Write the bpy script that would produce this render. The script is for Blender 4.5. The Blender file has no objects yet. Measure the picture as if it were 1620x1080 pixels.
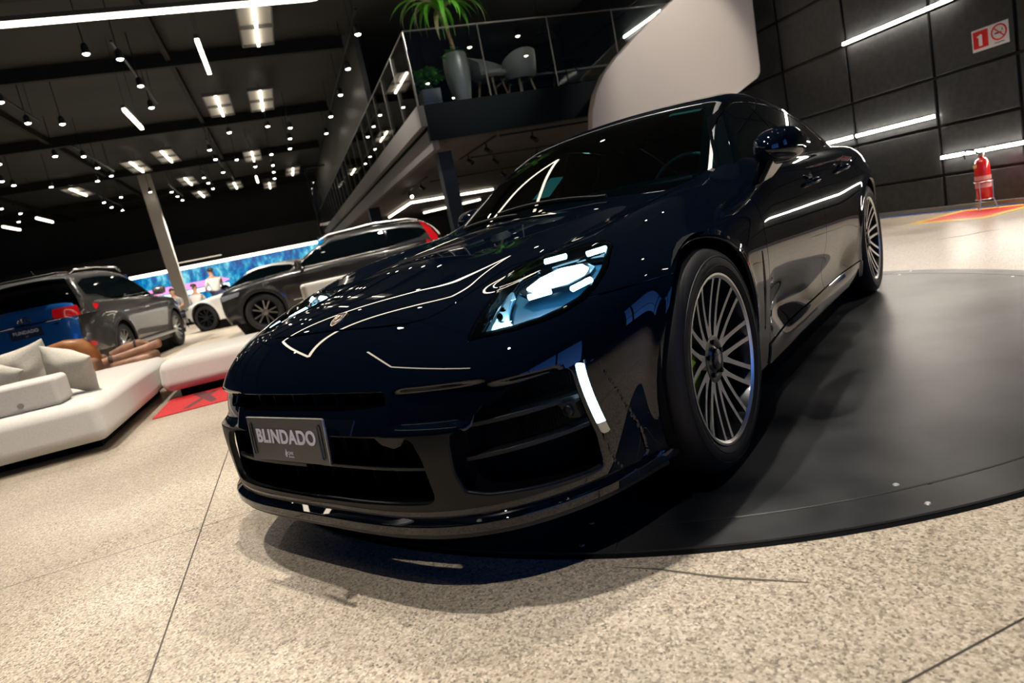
import bpy, bmesh, math, random
import numpy as np
from mathutils import Vector, Matrix
random.seed(7)
C = bpy.context.scene.collection
R = math.radians
PI = math.pi
# ------------------------------------------------------------------ camera
cd = bpy.data.cameras.new('camera'); cam = bpy.data.objects.new('camera', cd); C.objects.link(cam)
bpy.context.scene.camera = cam
cd.sensor_width = 36.0; cd.lens = 36.0*1021.45/1620; cd.clip_start = .05; cd.clip_end = 300
def _cam():
    yaw, pitch, roll = -0.6804-R(33.5), -0.1647, -0.2073
    cy, sy, cp, sp = math.cos(yaw), math.sin(yaw), math.cos(pitch), math.sin(pitch)
    f = Vector((sy*cp, cy*cp, sp)); r = Vector((cy, -sy, 0)); u = r.cross(f)
    cr, sr = math.cos(roll), math.sin(roll)
    r2 = cr*r+sr*u; u2 = -sr*r+cr*u
    m = Matrix((( r2.x, u2.x, -f.x, 2.5223), (r2.y, u2.y, -f.y, -.7108), (r2.z, u2.z, -f.z, .8965), (0, 0, 0, 1)))
    cam.matrix_world = m
_cam()
cd.dof.use_dof = True; cd.dof.focus_distance = 2.3; cd.dof.aperture_fstop = 3.2
# ------------------------------------------------------------------ world, view, area lights
sc = bpy.context.scene
sc.view_settings.view_transform = 'Standard'; sc.view_settings.look = 'None'
sc.view_settings.gamma = 1.0; sc.view_settings.use_curve_mapping = False
sc.view_settings.exposure = 0.0
w = bpy.data.worlds.new('dusk'); sc.world = w; w.use_nodes = True
nt = w.node_tree; bg = nt.nodes['Background']
tc = nt.nodes.new('ShaderNodeTexCoord'); sx = nt.nodes.new('ShaderNodeSeparateXYZ')
cr_ = nt.nodes.new('ShaderNodeValToRGB')
nt.links.new(tc.outputs['Generated'], sx.inputs[0]); nt.links.new(sx.outputs[2], cr_.inputs[0])
cr_.color_ramp.elements[0].position = 0.0; cr_.color_ramp.elements[0].color = (.10, .30, .95, 1)
cr_.color_ramp.elements[1].position = .6; cr_.color_ramp.elements[1].color = (.01, .05, .30, 1)
nt.links.new(cr_.outputs[0], bg.inputs[0]); bg.inputs[1].default_value = 2.2
sc.cycles.use_denoising = True
sc.cycles.max_bounces = 7; sc.cycles.glossy_bounces = 4; sc.cycles.transmission_bounces = 6; sc.cycles.diffuse_bounces = 3
sc.cycles.caustics_reflective = False; sc.cycles.caustics_refractive = False
sc.cycles.sample_clamp_indirect = 4.0
def area(name, loc, rot, sx_, sy_, power, col=(1, .93, .84), spread=180):
    l = bpy.data.lights.new(name, 'AREA'); l.shape = 'RECTANGLE'; l.size = sx_; l.size_y = sy_; l.energy = power; l.color = col; l.spread = R(spread)
    o = bpy.data.objects.new(name, l); C.objects.link(o); o.location = loc; o.rotation_euler = rot; return o
def spot(name, loc, tgt, power, ang=60, size=.05, col=(1, .93, .83), blend=.5):
    l = bpy.data.lights.new(name, 'SPOT'); l.energy = power; l.spot_size = R(ang); l.spot_blend = blend; l.shadow_soft_size = size; l.color = col
    o = bpy.data.objects.new(name, l); C.objects.link(o); o.location = loc
    d = Vector(tgt)-Vector(loc); o.rotation_euler = d.to_track_quat('-Z', 'Y').to_euler(); return o
# track spots of the ceiling that light the near floor
spot('track_light', (.1, -.35, 4.9), (.25, -.6, 0), 860, 95)
spot('track_light', (-.6, 1.7, 4.9), (.2, 1.6, 0), 600, 80)
spot('track_light', (-2.6, -2.2, 4.9), (-2.4, -2.2, 0), 1150, 85)
spot('track_light', (2.6, -1.2, 4.9), (2.2, -.8, 0), 420, 85)
spot('track_light', (-6.5, -3.4, 4.9), (-5.0, -2.0, 0), 600, 80)
spot('track_light', (-1.6, 6.0, 4.9), (-.8, 5.4, 0), 560, 80)
spot('track_light', (-3.2, 5.2, 4.9), (-3.4, 5.6, 0), 260, 80)
spot('track_light', (1.8, 5.0, 4.9), (1.2, 5.0, 0), 500, 80)
spot('track_light', (-10.5, -1.5, 4.9), (-11.5, -1.8, 0), 1600, 100)
spot('track_light', (-9.8, -5.0, 4.9), (-12.0, -4.6, .8), 2400, 90)
spot('track_light', (-17.0, -3.5, 4.9), (-18.0, -3.5, 0), 2200, 110)
spot('track_light', (-7.9, .6, 4.9), (-9.6, 1.6, .8), 900, 90)
spot('track_light', (-5.2, 3.4, 4.7), (-7.9, 2.7, 3.6), 170, 60)
spot('track_light', (-4.4, 5.6, 4.8), (-6.6, 5.8, 3.0), 230, 60)
spot('track_light', (-25.0, -3.0, 4.9), (-25.0, -3.5, 0), 2200, 120)
# ------------------------------------------------------------------ materials
MAT = {}
def bsdf(name, col=(.5, .5, .5), rough=.5, metal=0., coat=0., coat_r=.03, emis=None, es=0., trans=0., ior=1.5, alpha=1., spec=.5, sheen=0):
    if name in MAT: return MAT[name]
    m = bpy.data.materials.new(name); m.use_nodes = True; b = m.node_tree.nodes['Principled BSDF']
    b.inputs['Base Color'].default_value = (*col, 1); b.inputs['Roughness'].default_value = rough
    b.inputs['Metallic'].default_value = metal; b.inputs['Coat Weight'].default_value = coat; b.inputs['Coat Roughness'].default_value = coat_r
    b.inputs['IOR'].default_value = ior; b.inputs['Transmission Weight'].default_value = trans; b.inputs['Alpha'].default_value = alpha
    b.inputs['Specular IOR Level'].default_value = spec; b.inputs['Sheen Weight'].default_value = sheen
    if emis: b.inputs['Emission Color'].default_value = (*emis, 1); b.inputs['Emission Strength'].default_value = es
    MAT[name] = m; return m
def nodes(m): return m.node_tree.nodes, m.node_tree.links, m.node_tree.nodes['Principled BSDF']
def noisy(m, scale, c0, c1, detail=4, bump=0, rscale=None, coord='Object', stretch=None):
    n, l, b = nodes(m); t = n.new('ShaderNodeTexCoord'); mp = n.new('ShaderNodeMapping'); no = n.new('ShaderNodeTexNoise'); r = n.new('ShaderNodeValToRGB')
    if stretch: mp.inputs['Scale'].default_value = stretch
    l.new(t.outputs[coord], mp.inputs[0]); l.new(mp.outputs[0], no.inputs['Vector']); no.inputs['Scale'].default_value = scale; no.inputs['Detail'].default_value = detail
    r.color_ramp.elements[0].position = .35; r.color_ramp.elements[1].position = .65
    r.color_ramp.elements[0].color = (*c0, 1); r.color_ramp.elements[1].color = (*c1, 1)
    l.new(no.outputs[0], r.inputs[0]); l.new(r.outputs[0], b.inputs['Base Color'])
    if bump:
        bp = n.new('ShaderNodeBump'); bp.inputs['Strength'].default_value = bump; bp.inputs['Distance'].default_value = .01
        l.new(no.outputs[0], bp.inputs['Height']); l.new(bp.outputs[0], b.inputs['Normal'])
    return m
paint = bsdf('car_paint_black', (.0035, .006, .013), .5, .0, 1.0, .0, spec=.0)
n, l, b = nodes(paint)   # fine metallic flake
v = n.new('ShaderNodeTexVoronoi'); v.inputs['Scale'].default_value = 900; t = n.new('ShaderNodeTexCoord'); l.new(t.outputs['Object'], v.inputs['Vector'])
mx = n.new('ShaderNodeMixRGB'); mx.inputs[1].default_value = (.0002, .0004, .0010, 1); mx.inputs[2].default_value = (.0013, .0036, .0095, 1)
l.new(v.outputs['Color'], mx.inputs[0]); l.new(mx.outputs[0], b.inputs['Base Color'])
gloss_black = bsdf('gloss_black', (.001, .0015, .002), .05)
satin_black = bsdf('satin_black', (.004, .005, .007), .42, spec=.3)
matte_black = bsdf('matte_black', (.0015, .002, .0025), .8, spec=.1)
rubber = bsdf('tyre_rubber', (.006, .006, .007), .6, spec=.25)
alu = bsdf('polished_aluminium', (.80, .78, .76), .34, 1.)
rim_dark = bsdf('rim_graphite', (.05, .052, .056), .3, .9, .5)
disc_m = bsdf('brake_disc_steel', (.25, .25, .26), .35, 1.)
lime = bsdf('lime_caliper', (.50, .72, .02), .35, 0, .6)
chrome = bsdf('chrome', (.8, .8, .82), .08, 1.)
glass = bsdf('clear_glass', (1, 1, 1), .0, 0, 0, ior=1.45, trans=1)
tint = bsdf('tinted_window_glass', (.0008, .002, .0028), .0, 0, 0, .0, spec=.6)
blue_lit_in = bsdf('lamp_reflector_blue_lit', (.22, .52, .75), .32, .8)  # blue base colour stands in for lamp light on silver
def thin_glass(name, tintc=(1, 1, 1), refl=.10, fac_pow=1.0):
    m = bpy.data.materials.new(name); m.use_nodes = True; n = m.node_tree.nodes; l = m.node_tree.links; n.remove(n['Principled BSDF'])
    o = n['Material Output']; tr = n.new('ShaderNodeBsdfTransparent'); tr.inputs[0].default_value = (*tintc, 1)
    g = n.new('ShaderNodeBsdfGlossy'); g.inputs['Roughness'].default_value = 0.0; fr = n.new('ShaderNodeFresnel'); fr.inputs[0].default_value = 1.5
    mx = n.new('ShaderNodeMixShader'); ad = n.new('ShaderNodeMath'); ad.operation = 'MULTIPLY_ADD'; ad.inputs[1].default_value = fac_pow; ad.inputs[2].default_value = refl; ad.use_clamp = True
    l.new(fr.outputs[0], ad.inputs[0]); l.new(ad.outputs[0], mx.inputs[0]); l.new(tr.outputs[0], mx.inputs[1]); l.new(g.outputs[0], mx.inputs[2]); l.new(mx.outputs[0], o.inputs[0])
    MAT[name] = m; return m
ws_glass = thin_glass('windshield_glass', (.10, .30, .36), .015)
rail_glass = thin_glass('railing_glass', (.90, .94, .94), .05, 1.3)
lamp_glass = thin_glass('headlamp_glass', (.93, .97, 1), .0, .9)
def emit(name, col, s):
    m = bsdf(name, (0, 0, 0), .5, emis=col, es=s); return m
led_warm = emit('led_warm_white', (1, .86, .66), 9)
led_white = emit('led_neutral_white', (1, .93, .84), 9)
led_wall = emit('led_wall_white', (1, .90, .78), 75)
led_xen = emit('headlamp_blue_white', (.34, .74, 1.0), 20)
led_beam = emit('beam_blue_white', (.42, .80, 1.0), 26)
led_drl = emit('daylight_strip_white', (.55, .85, 1.0), 6)
spot_em = emit('spot_lens_white', (1, .93, .76), 30)
# ------------------------------------------------------------------ object helpers
def tag(o, label=None, cat=None, group=None, kind=None):
    if label: o['label'] = label
    if cat: o['category'] = cat
    if group: o['group'] = group
    if kind: o['kind'] = kind
    return o
def thing(name, label, cat, loc=(0, 0, 0), rz=0, group=None):
    o = bpy.data.objects.new(name, None); C.objects.link(o); o.location = loc; o.rotation_euler = (0, 0, rz); o.empty_display_size = .1
    return tag(o, label, cat, group)
def mk(name, verts, faces, mat, parent=None, smooth=False):
    me = bpy.data.meshes.new(name); me.from_pydata([tuple(map(float, v)) for v in verts], [], [tuple(f) for f in faces]); me.update()
    mats = mat if isinstance(mat, (list, tuple)) else [mat]
    for m in mats: me.materials.append(m)
    if smooth: me.polygons.foreach_set('use_smooth', [True]*len(me.polygons))
    o = bpy.data.objects.new(name, me); C.objects.link(o)
    if parent: o.parent = parent
    return o
class MB:
    def __init__(s): s.v = []; s.f = []; s.mi = []; s.cur = 0
    def add(s, V, Fs):
        k = len(s.v); s.v += [tuple(map(float, p)) for p in V]; s.f += [tuple(i+k for i in f) for f in Fs]; s.mi += [s.cur]*len(Fs)
    def box(s, c, d, rz=0, M=None):
        x, y, z = d[0]/2, d[1]/2, d[2]/2; P = [(a*x, b_*y, e*z) for e in (-1, 1) for b_ in (-1, 1) for a in (-1, 1)]
        cr, sr = math.cos(rz), math.sin(rz)
        P = [(p[0]*cr-p[1]*sr+c[0], p[0]*sr+p[1]*cr+c[1], p[2]+c[2]) for p in P]
        s.add(P, [(0, 2, 3, 1), (4, 5, 7, 6), (0, 1, 5, 4), (2, 6, 7, 3), (0, 4, 6, 2), (1, 3, 7, 5)]); return s
    def bar(s, a, b_, r, n=8, r2=None, flat=None):
        a = Vector(a); b_ = Vector(b_); d = (b_-a).normalized(); u = d.orthogonal().normalized(); w_ = d.cross(u); r2 = r if r2 is None else r2
        P = [a+(u*math.cos(2*PI*i/n)+w_*math.sin(2*PI*i/n))*r for i in range(n)]+[b_+(u*math.cos(2*PI*i/n)+w_*math.sin(2*PI*i/n))*r2 for i in range(n)]
        s.add(P, [(i, (i+1) % n, n+(i+1) % n, n+i) for i in range(n)]+[tuple(range(n-1, -1, -1)), tuple(range(n, 2*n))]); return s
    def tube(s, pts, r, n=8, closed=False, up=None):
        pts = [Vector(p) for p in pts]; m = len(pts); rings = []; rr = r if hasattr(r, '__len__') else [r]*m
        prev = None
        for i, p in enumerate(pts):
            if closed: d = (pts[(i+1) % m]-pts[i-1])
            else: d = pts[min(i+1, m-1)]-pts[max(i-1, 0)]
            d.normalize()
            if prev is None: u = d.orthogonal().normalized()
            else: u = (prev-d*prev.dot(d)).normalized()
            prev = u; w_ = d.cross(u)
            rings.append([p+(u*math.cos(2*PI*j/n)+w_*math.sin(2*PI*j/n))*rr[i] for j in range(n)])
        V = [q for g in rings for q in g]; Fs = []
        for i in range(m if closed else m-1):
            k = (i+1) % m
            for j in range(n): Fs.append((i*n+j, i*n+(j+1) % n, k*n+(j+1) % n, k*n+j))
        if not closed: Fs += [tuple(range(n-1, -1, -1)), tuple(range((m-1)*n, m*n))]
        s.add(V, Fs); return s
    def lathe(s, prof, n=24, c=(0, 0, 0), axis='Z', cap=True):
        V = []
        for (r, h) in prof:
            for i in range(n):
                a = 2*PI*i/n
                p = (r*math.cos(a), r*math.sin(a), h) if axis == 'Z' else ((h, r*math.cos(a), r*math.sin(a)) if axis == 'X' else (r*math.sin(a), h, r*math.cos(a)))
                V.append((p[0]+c[0], p[1]+c[1], p[2]+c[2]))
        Fs = [(i*n+j, i*n+(j+1) % n, (i+1)*n+(j+1) % n, (i+1)*n+j) for i in range(len(prof)-1) for j in range(n)]
        if cap: Fs += [tuple(range(n-1, -1, -1)), tuple(range((len(prof)-1)*n, len(prof)*n))]
        s.add(V, Fs); return s
    def prism(s, poly, h0, h1, axis='Z'):
        n = len(poly)
        def m(p, h): return (p[0], p[1], h) if axis == 'Z' else ((h, p[0], p[1]) if axis == 'X' else (p[0], h, p[1]))
        s.add([m(p, h0) for p in poly]+[m(p, h1) for p in poly], [tuple(range(n-1, -1, -1)), tuple(range(n, 2*n))]+[(i, (i+1) % n, n+(i+1) % n, n+i) for i in range(n)]); return s
    def build(s, name, mat, parent=None, smooth=False, bevel=0, seg=2, sub=0, angle=None):
        o = mk(name, s.v, s.f, mat, parent, smooth)
        if isinstance(mat, (list, tuple)): o.data.polygons.foreach_set('material_index', s.mi)
        bm = bmesh.new(); bm.from_mesh(o.data); bmesh.ops.recalc_face_normals(bm, faces=bm.faces); bm.to_mesh(o.data); bm.free()
        if bevel:
            m = o.modifiers.new('b', 'BEVEL'); m.width = bevel; m.segments = seg; m.limit_method = 'ANGLE'; m.angle_limit = R(35)
            o.data.polygons.foreach_set('use_smooth', [True]*len(o.data.polygons))
            m.harden_normals = True
        if sub:
            m = o.modifiers.new('s', 'SUBSURF'); m.levels = sub; m.render_levels = sub
        if smooth and not bevel and not sub:
            try: o.data.set_sharp_from_angle(angle=R(angle or 40))
            except Exception: pass
        return o
def struct(o): o['kind'] = 'structure'; return o
def text_obj(name, s, size, mat, parent, loc, rot, depth=.001, align='CENTER', bold=0.0):
    cu = bpy.data.curves.new(name, 'FONT'); cu.body = s; cu.size = size; cu.align_x = align; cu.align_y = 'CENTER'; cu.extrude = depth; cu.offset = bold; cu.space_character = 1.07
    tmp = bpy.data.objects.new(name, cu); C.objects.link(tmp)
    dg = bpy.context.evaluated_depsgraph_get(); me = bpy.data.meshes.new_from_object(tmp.evaluated_get(dg)); bpy.data.objects.remove(tmp)
    me.materials.clear(); me.materials.append(mat)
    o = bpy.data.objects.new(name, me); C.objects.link(o); o.parent = parent; o.location = loc; o.rotation_euler = rot; return o
# ------------------------------------------------------------------ the room
def terrazzo():
    m = bsdf('polished_terrazzo', (.4, .35, .29), .2); n, l, b = nodes(m)
    t = n.new('ShaderNodeTexCoord'); S = n.new('ShaderNodeSeparateXYZ'); l.new(t.outputs['Object'], S.inputs[0])
    def math_(op, a, b_=None, c=None):
        q = n.new('ShaderNodeMath'); q.operation = op
        for i, v in enumerate((a, b_, c)):
            if v is None: continue
            if isinstance(v, (int, float)): q.inputs[i].default_value = v
            else: l.new(v, q.inputs[i])
        return q.outputs[0]
    def ramp(src, stops):
        r = n.new('ShaderNodeValToRGB'); e = r.color_ramp.elements
        while len(e) < len(stops): e.new(.5)
        for i, (p, c) in enumerate(stops): e[i].position = p; e[i].color = (*c, 1)
        l.new(src, r.inputs[0]); return r.outputs[0]
    def mix(f, a, b_, mode='MIX'):
        q = n.new('ShaderNodeMixRGB'); q.blend_type = mode
        for i, v in enumerate((f, a, b_)):
            if isinstance(v, (int, float)): q.inputs[i].default_value = v
            elif isinstance(v, tuple): q.inputs[i].default_value = (*v, 1)
            else: l.new(v, q.inputs[i])
        return q.outputs[0]
    v = n.new('ShaderNodeTexVoronoi'); v.inputs['Scale'].default_value = 165; l.new(t.outputs['Object'], v.inputs['Vector'])
    v2 = n.new('ShaderNodeTexVoronoi'); v2.inputs['Scale'].default_value = 330; l.new(t.outputs['Object'], v2.inputs['Vector'])
    hs = n.new('ShaderNodeSeparateColor'); l.new(v.outputs['Color'], hs.inputs[0])
    hs2 = n.new('ShaderNodeSeparateColor'); l.new(v2.outputs['Color'], hs2.inputs[0])
    base = ramp(hs.outputs[0], [(0, (.035, .03, .024)), (.13, (.20, .17, .13)), (.45, (.42, .36, .285)), (.8, (.55, .49, .41)), (1, (.70, .65, .57))])
    fine = ramp(hs2.outputs[1], [(0, (.08, .07, .055)), (.3, (.40, .35, .28)), (1, (.62, .56, .47))])
    c = mix(.32, base, fine)
    no = n.new('ShaderNodeTexNoise'); no.inputs['Scale'].default_value = 1.3; no.inputs['Detail'].default_value = 6; l.new(t.outputs['Object'], no.inputs['Vector'])
    st = ramp(no.outputs[0], [(.3, (.78, .74, .68)), (.7, (1.08, 1.04, 1.0))])
    c = mix(1.0, c, st, 'MULTIPLY')
    fx = math_('PINGPONG', math_('ADD', S.outputs[0], .32), 1.025); fy = math_('PINGPONG', math_('ADD', S.outputs[1], 1.285), 2.4)
    jt = math_('LESS_THAN', math_('MINIMUM', fx, fy), .0028)
    c = mix(jt, c, (.035, .03, .025))
    l.new(c, b.inputs['Base Color'])
    rr = n.new('ShaderNodeMapRange'); rr.inputs['To Min'].default_value = .20; rr.inputs['To Max'].default_value = .42; l.new(no.outputs[0], rr.inputs[0]); l.new(rr.outputs[0], b.inputs['Roughness'])
    bp = n.new('ShaderNodeBump'); bp.inputs['Strength'].default_value = .12; bp.inputs['Distance'].default_value = .002; l.new(hs.outputs[0], bp.inputs['Height']); l.new(bp.outputs[0], b.inputs['Normal'])
    return m
FZ = -.014
X0, X1, Y0, Y1 = -36.0, 9.0, -14.0, 7.72
terr = terrazzo()
o = struct(MB().box(((X0+X1)/2, (Y0+Y1)/2, FZ-.15), (X1-X0+.4, Y1-Y0+.4, .3)).build('floor', terr))
# object coordinates of the floor equal room coordinates
o.data.transform(Matrix.Translation((0, 0, 0)))
floor_o = o
def ribbon(name, pts, wd, mat):
    V = []; m_ = len(pts)
    for i, (x, y) in enumerate(pts):
        a = Vector(pts[max(i-1, 0)]); b_ = Vector(pts[min(i+1, m_-1)]); d = (b_-a).normalized(); nn = Vector((-d.y, d.x))*wd*(.15+.85*math.sin(PI*(i+.3)/(m_-.4)))*random.uniform(.7, 1.2); V += [(x+nn.x, y+nn.y, FZ+.0012), (x-nn.x, y-nn.y, FZ+.0012)]
    mk(name, V, [(2*i, 2*i+1, 2*i+3, 2*i+2) for i in range(m_-1)], mat, floor_o)
ribbon('floor_crack', [(-2.09, 5.16), (-2.06, 5.25), (-1.98, 5.30), (-1.92, 5.38), (-1.90, 5.47), (-1.86, 5.55), (-1.78, 5.58)], .020, bsdf('crack_brown', (.11, .06, .03), .8))
ribbon('floor_scuff', [(1.06, -.10), (1.10, -.06), (1.14, -.02), (1.19, .02), (1.23, .05), (1.28, .09), (1.32, .13), (1.37, .18), (1.41, .22)], .005, bsdf('scuff_dark', (.09, .075, .055), .8))
wall_m = noisy(bsdf('wall_panel_graphite', (.03, .032, .034), .42), 14, (.022, .025, .027), (.036, .039, .041), 5, .03)
dark_m = bsdf('frame_black', (.004, .005, .006), .5)
ceil_m = noisy(bsdf('ceiling_black', (.012, .014, .013), .8), .8, (.007, .009, .0085), (.018, .020, .019), 6)
dark_wall = noisy(bsdf('wall_dark', (.012, .014, .015), .7), .6, (.010, .012, .012), (.018, .019, .020), 4)
struct(MB().box(((X0+X1)/2, (Y0+Y1)/2, 6.15), (X1-X0, Y1-Y0, .3)).build('ceiling', ceil_m))
# right wall: cladding panels in a dark frame, window opening to the dusk further right
wl = MB(); cols = [-36, -30, -24, -18, -14, -11.3, -8.9, -7.65, -6.4, -5.13, -3.84, -2.83, -1.6, -.4, .8, 2.0, 3.2, 4.2]
rows = [0.02, .455, 1.085, 1.70, 2.52, 3.3, 4.2, 5.1, 6.0]
for i in range(len(cols)-1):
    for j in range(len(rows)-1):
        x0, x1 = cols[i]+.022, cols[i+1]-.022; z0, z1 = rows[j]+.02, rows[j+1]-.02
        wl.box(((x0+x1)/2, 7.64, (z0+z1)/2), (x1-x0, .04, z1-z0))
wo = struct(wl.build('wall_right', wall_m, bevel=.004, seg=1))
struct(MB().box((-15.9, 7.71, 3.0), (40.4, .10, 6.0)).build('wall_right_frame', dark_m))
# daylight window at the far right of that wall
wf = MB(); wf.box((6.6, 7.68, .7), (4.8, .16, 1.4)); wf.box((6.6, 7.68, 5.0), (4.8, .16, 2.0)); wf.box((7.8, 7.68, 2.7), (2.6, .16, 2.8))
for x in (4.25, 5.8, 7.4, 8.95): wf.box((x, 7.66, 2.3), (.09, .12, 3.4))
wf.box((6.6, 7.66, 2.3), (4.8, .08, .06))
wfo = struct(wf.build('window_1', dark_m)); mk('pane', [(4.2, 7.7, .6), (9, 7.7, .6), (9, 7.7, 4.0), (4.2, 7.7, 4.0)], [(0, 1, 2, 3)], rail_glass, wfo)
bb = MB(); bb.box((-4.3, 7.60, .028), (18.0, .05, .055)); struct(bb.build('baseboard_right', bsdf('skirting_metal', (.30, .29, .28), .35, .8), bevel=.004))
# left wall behind the sofas and the wall behind the camera
struct(MB().box(((X0+X1)/2, Y0-.1, 3.0), (X1-X0, .2, 6.3)).build('wall_left', dark_wall))
bw = MB(); bw.box((X1+.1, -10.0, 3.0), (.2, 8.0, 6.3)); bw.box((X1+.1, 6.4, 3.0), (.2, 2.7, 6.3)); bw.box((X1+.1, -.5, 5.2), (.2, 11.2, 2.0)); bw.box((X1+.1, -.5, .25), (.2, 11.2, .5)); bw.box((X1+.1, -4.0, 2.5), (.2, 5.0, 5.0))  # unseen window opening, kept in the back wall to let in blue fill light
for y in (-6, -3.2, -.4, 2.4, 5.1): bw.box((X1+.1, y, 2.5), (.22, .12, 4.5))
struct(bw.build('wall_back', dark_wall))
# far wall with the long light strip and the lit screen below it
fw = MB(); fw.box((X0-.1, (Y0+Y1)/2, 4.42), (.2, Y1-Y0, 3.4)); fw.box((X0-.1, -11.4, 1.3), (.2, 5.2, 3.0)); fw.box((X0-.1, 4.7, 1.3), (.2, 6.0, 3.0))
struct(fw.build('wall_far', dark_wall))
for z, x0 in ((3.15, -34.2), (3.9, -35.0)):
    pass
band = MB(); band.box((-34.6, -4, 3.15), (2.6, 20, .9)); struct(band.build('trim_1', bsdf('bulkhead', (.016, .017, .018), .6)))
def screen_mat():
    m = bsdf('garden_glazing_glow', (0, 0, 0), .3); n, l, b = nodes(m)
    t = n.new('ShaderNodeTexCoord'); mp = n.new('ShaderNodeMapping'); mp.inputs['Scale'].default_value = (1, .9, .42); l.new(t.outputs['Object'], mp.inputs[0])
    no = n.new('ShaderNodeTexNoise'); no.inputs['Scale'].default_value = 2.6; no.inputs['Detail'].default_value = 9; no.inputs['Roughness'].default_value = .7; l.new(mp.outputs[0], no.inputs['Vector'])
    r = n.new('ShaderNodeValToRGB'); e = r.color_ramp.elements; e.new(.5); e.new(.6)
    for i, (p_, c) in enumerate([(.34, (.0, .02, .07)), (.46, (.0, .09, .34)), (.54, (.0, .26, .46)), (.68, (.30, .80, .85))]): e[i].position = p_; e[i].color = (*c, 1)
    l.new(no.outputs[0], r.inputs[0]); l.new(r.outputs[0], b.inputs['Emission Color']); b.inputs['Emission Strength'].default_value = 1.25
    return m
scr = MB(); scr.box((X0+.05, -3.6, 1.36), (.08, 10.6, 2.72)); tag(scr.build('lit_screen', screen_mat()), 'long glowing blue and turquoise foliage screen filling the far wall', 'screen')
aw = MB(); aw.tube([(X0+.15, y, 1.95+.0*y) for y in (-8.4, -6.6, -4.0)], .10, 6)
pnk = emit('pink_sign_glow', (1, .35, .75), 1.3); wht = emit('white_sign_glow', (.75, .92, 1), 2.2)
pk = thing('kiosk_sign', 'pink and white lit kiosk canopy in front of the blue screen', 'sign', (X0+.3, -5.5, 1.55), 0)
MB().box((0, -2.0, -.86), (.10, .10, 1.4)).build('post', dark_m, pk)
cn = MB(); cn.prism([(-2.9, -.12), (1.5, -.12), (1.9, .0), (1.5, .18), (-2.9, .22)], -.1, .1, 'X'); cn.build('canopy', pnk, pk)
cn = MB(); cn.box((0, -.4, -.28), (.12, 4.4, .2)); cn.box((0, -2.3, -.8), (.12, 1.3, .8)); cn.build('counter_light', wht, pk)
# light strips under the bulkhead
s_ = thing('light_strip', 'long warm white light strip above the blue screen', 'light', (-33.3, -3.3, 2.46))
MB().box((0, 0, 0), (.12, 9.0, .13)).build('diffuser', led_warm, s_); MB().box((0, 0, .155), (.18, 9.1, .17)).build('housing', dark_m, s_)
s_ = thing('light_strip', 'short thin light strip just above the long strip at the far wall', 'light', (-33.25, -4.6, 2.75))
MB().box((0, 0, 0), (.05, 2.2, .03)).build('diffuser', emit('led_dim', (1, .85, .65), 1.5), s_); MB().box((-.03, 0, .03), (.08, 2.2, .05)).build('housing', dark_m, s_)
# pale slanted column
col = MB(); col.add([(-25, -4.83, FZ), (-25, -4.40, FZ), (-25.3, -4.40, FZ), (-25.3, -4.83, FZ), (-25, -4.93, 5.99), (-25, -4.52, 5.99), (-25.3, -4.52, 5.99), (-25.3, -4.93, 5.99)], [(0, 3, 2, 1), (4, 5, 6, 7), (0, 1, 5, 4), (1, 2, 6, 5), (2, 3, 7, 6), (3, 0, 4, 7)])
struct(col.build('wall_column', bsdf('column_grey', (.36, .34, .31), .6), bevel=.01))
# ceiling beams and ducts
bm_ = MB()
for x in (-9.4, -13.2, -19.0, -25.0, -31.0): bm_.box((x, -6.0, 5.85), (.12, 15.5, .26))
for y in (-1.9, -5.9, -9.8): bm_.box((-17.5, y, 5.9), (36, .10, .16))
struct(bm_.build('trim_2', bsdf('beam_black', (.008, .009, .009), .7, spec=.2)))
# ceiling light panels (white trough with a cross light)
trough = bsdf('trough_white', (.42, .42, .40), .7)
def ceil_panel(x, y, i):
    t_ = thing('ceiling_light', None, None, (x, y, 5.6), 0)
    f = MB()
    for sy in (-1, 1):
        for sx_ in (-1, 1): f.box((sx_*.52, sy*.155, .03), (1.0, .26, .02))
    f.build('reflector', trough, t_)
    g = MB(); g.box((0, 0, .0), (.04, .62, .08)); g.box((0, .30, .02), (2.1, .02, .08)); g.box((0, -.30, .02), (2.1, .02, .08)); g.box((1.05, 0, .02), (.02, .62, .08)); g.box((-1.05, 0, .02), (.02, .62, .08)); g.box((0, 0, .2), (.06, .06, .36)); g.build('frame', bsdf('trough_frame', (.10, .10, .10), .5), t_)
    h = MB(); h.box((.52, 0, -.02), (.98, .05, .05)); h.box((-.52, 0, -.02), (.98, .05, .05)); h.build('light_tube', led_warm, t_)
    return t_
PN = [(-11.0, -.1, 'topmost ceiling light trough, beside the end of the long white tube'), (-16.3, -1.25, 'left one of the two middle ceiling light troughs'), (-16.3, -.2, 'right one of the two middle ceiling light troughs'),
      (-21.7, -3.4, 'right one of the diagonal pair of small light troughs above the left cars'), (-22.7, -4.5, 'left one of the diagonal pair of small light troughs above the left cars'), (-24.0, -.8, 'small ceiling trough between spot rows, left of the mezzanine'),
      (-27.3, -3.5, 'small far ceiling trough below the diagonal pair'), (-31.6, -3.5, 'farthest ceiling trough, lowest of the middle column'), (-25.8, -7.1, 'lone flat ceiling trough over the far left SUV'), (-30.6, -1.9, 'tiny far ceiling trough left of the bright spot cluster'),
      (-29.2, .7, 'rightmost far ceiling trough beside the glass corner'), (-32.5, -.4, 'tiny far ceiling trough under the rightmost spot column')]
for i, (x, y, lb) in enumerate(PN): tag(ceil_panel(x, y, i), lb, 'ceiling light', 'ceiling light troughs')
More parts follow.
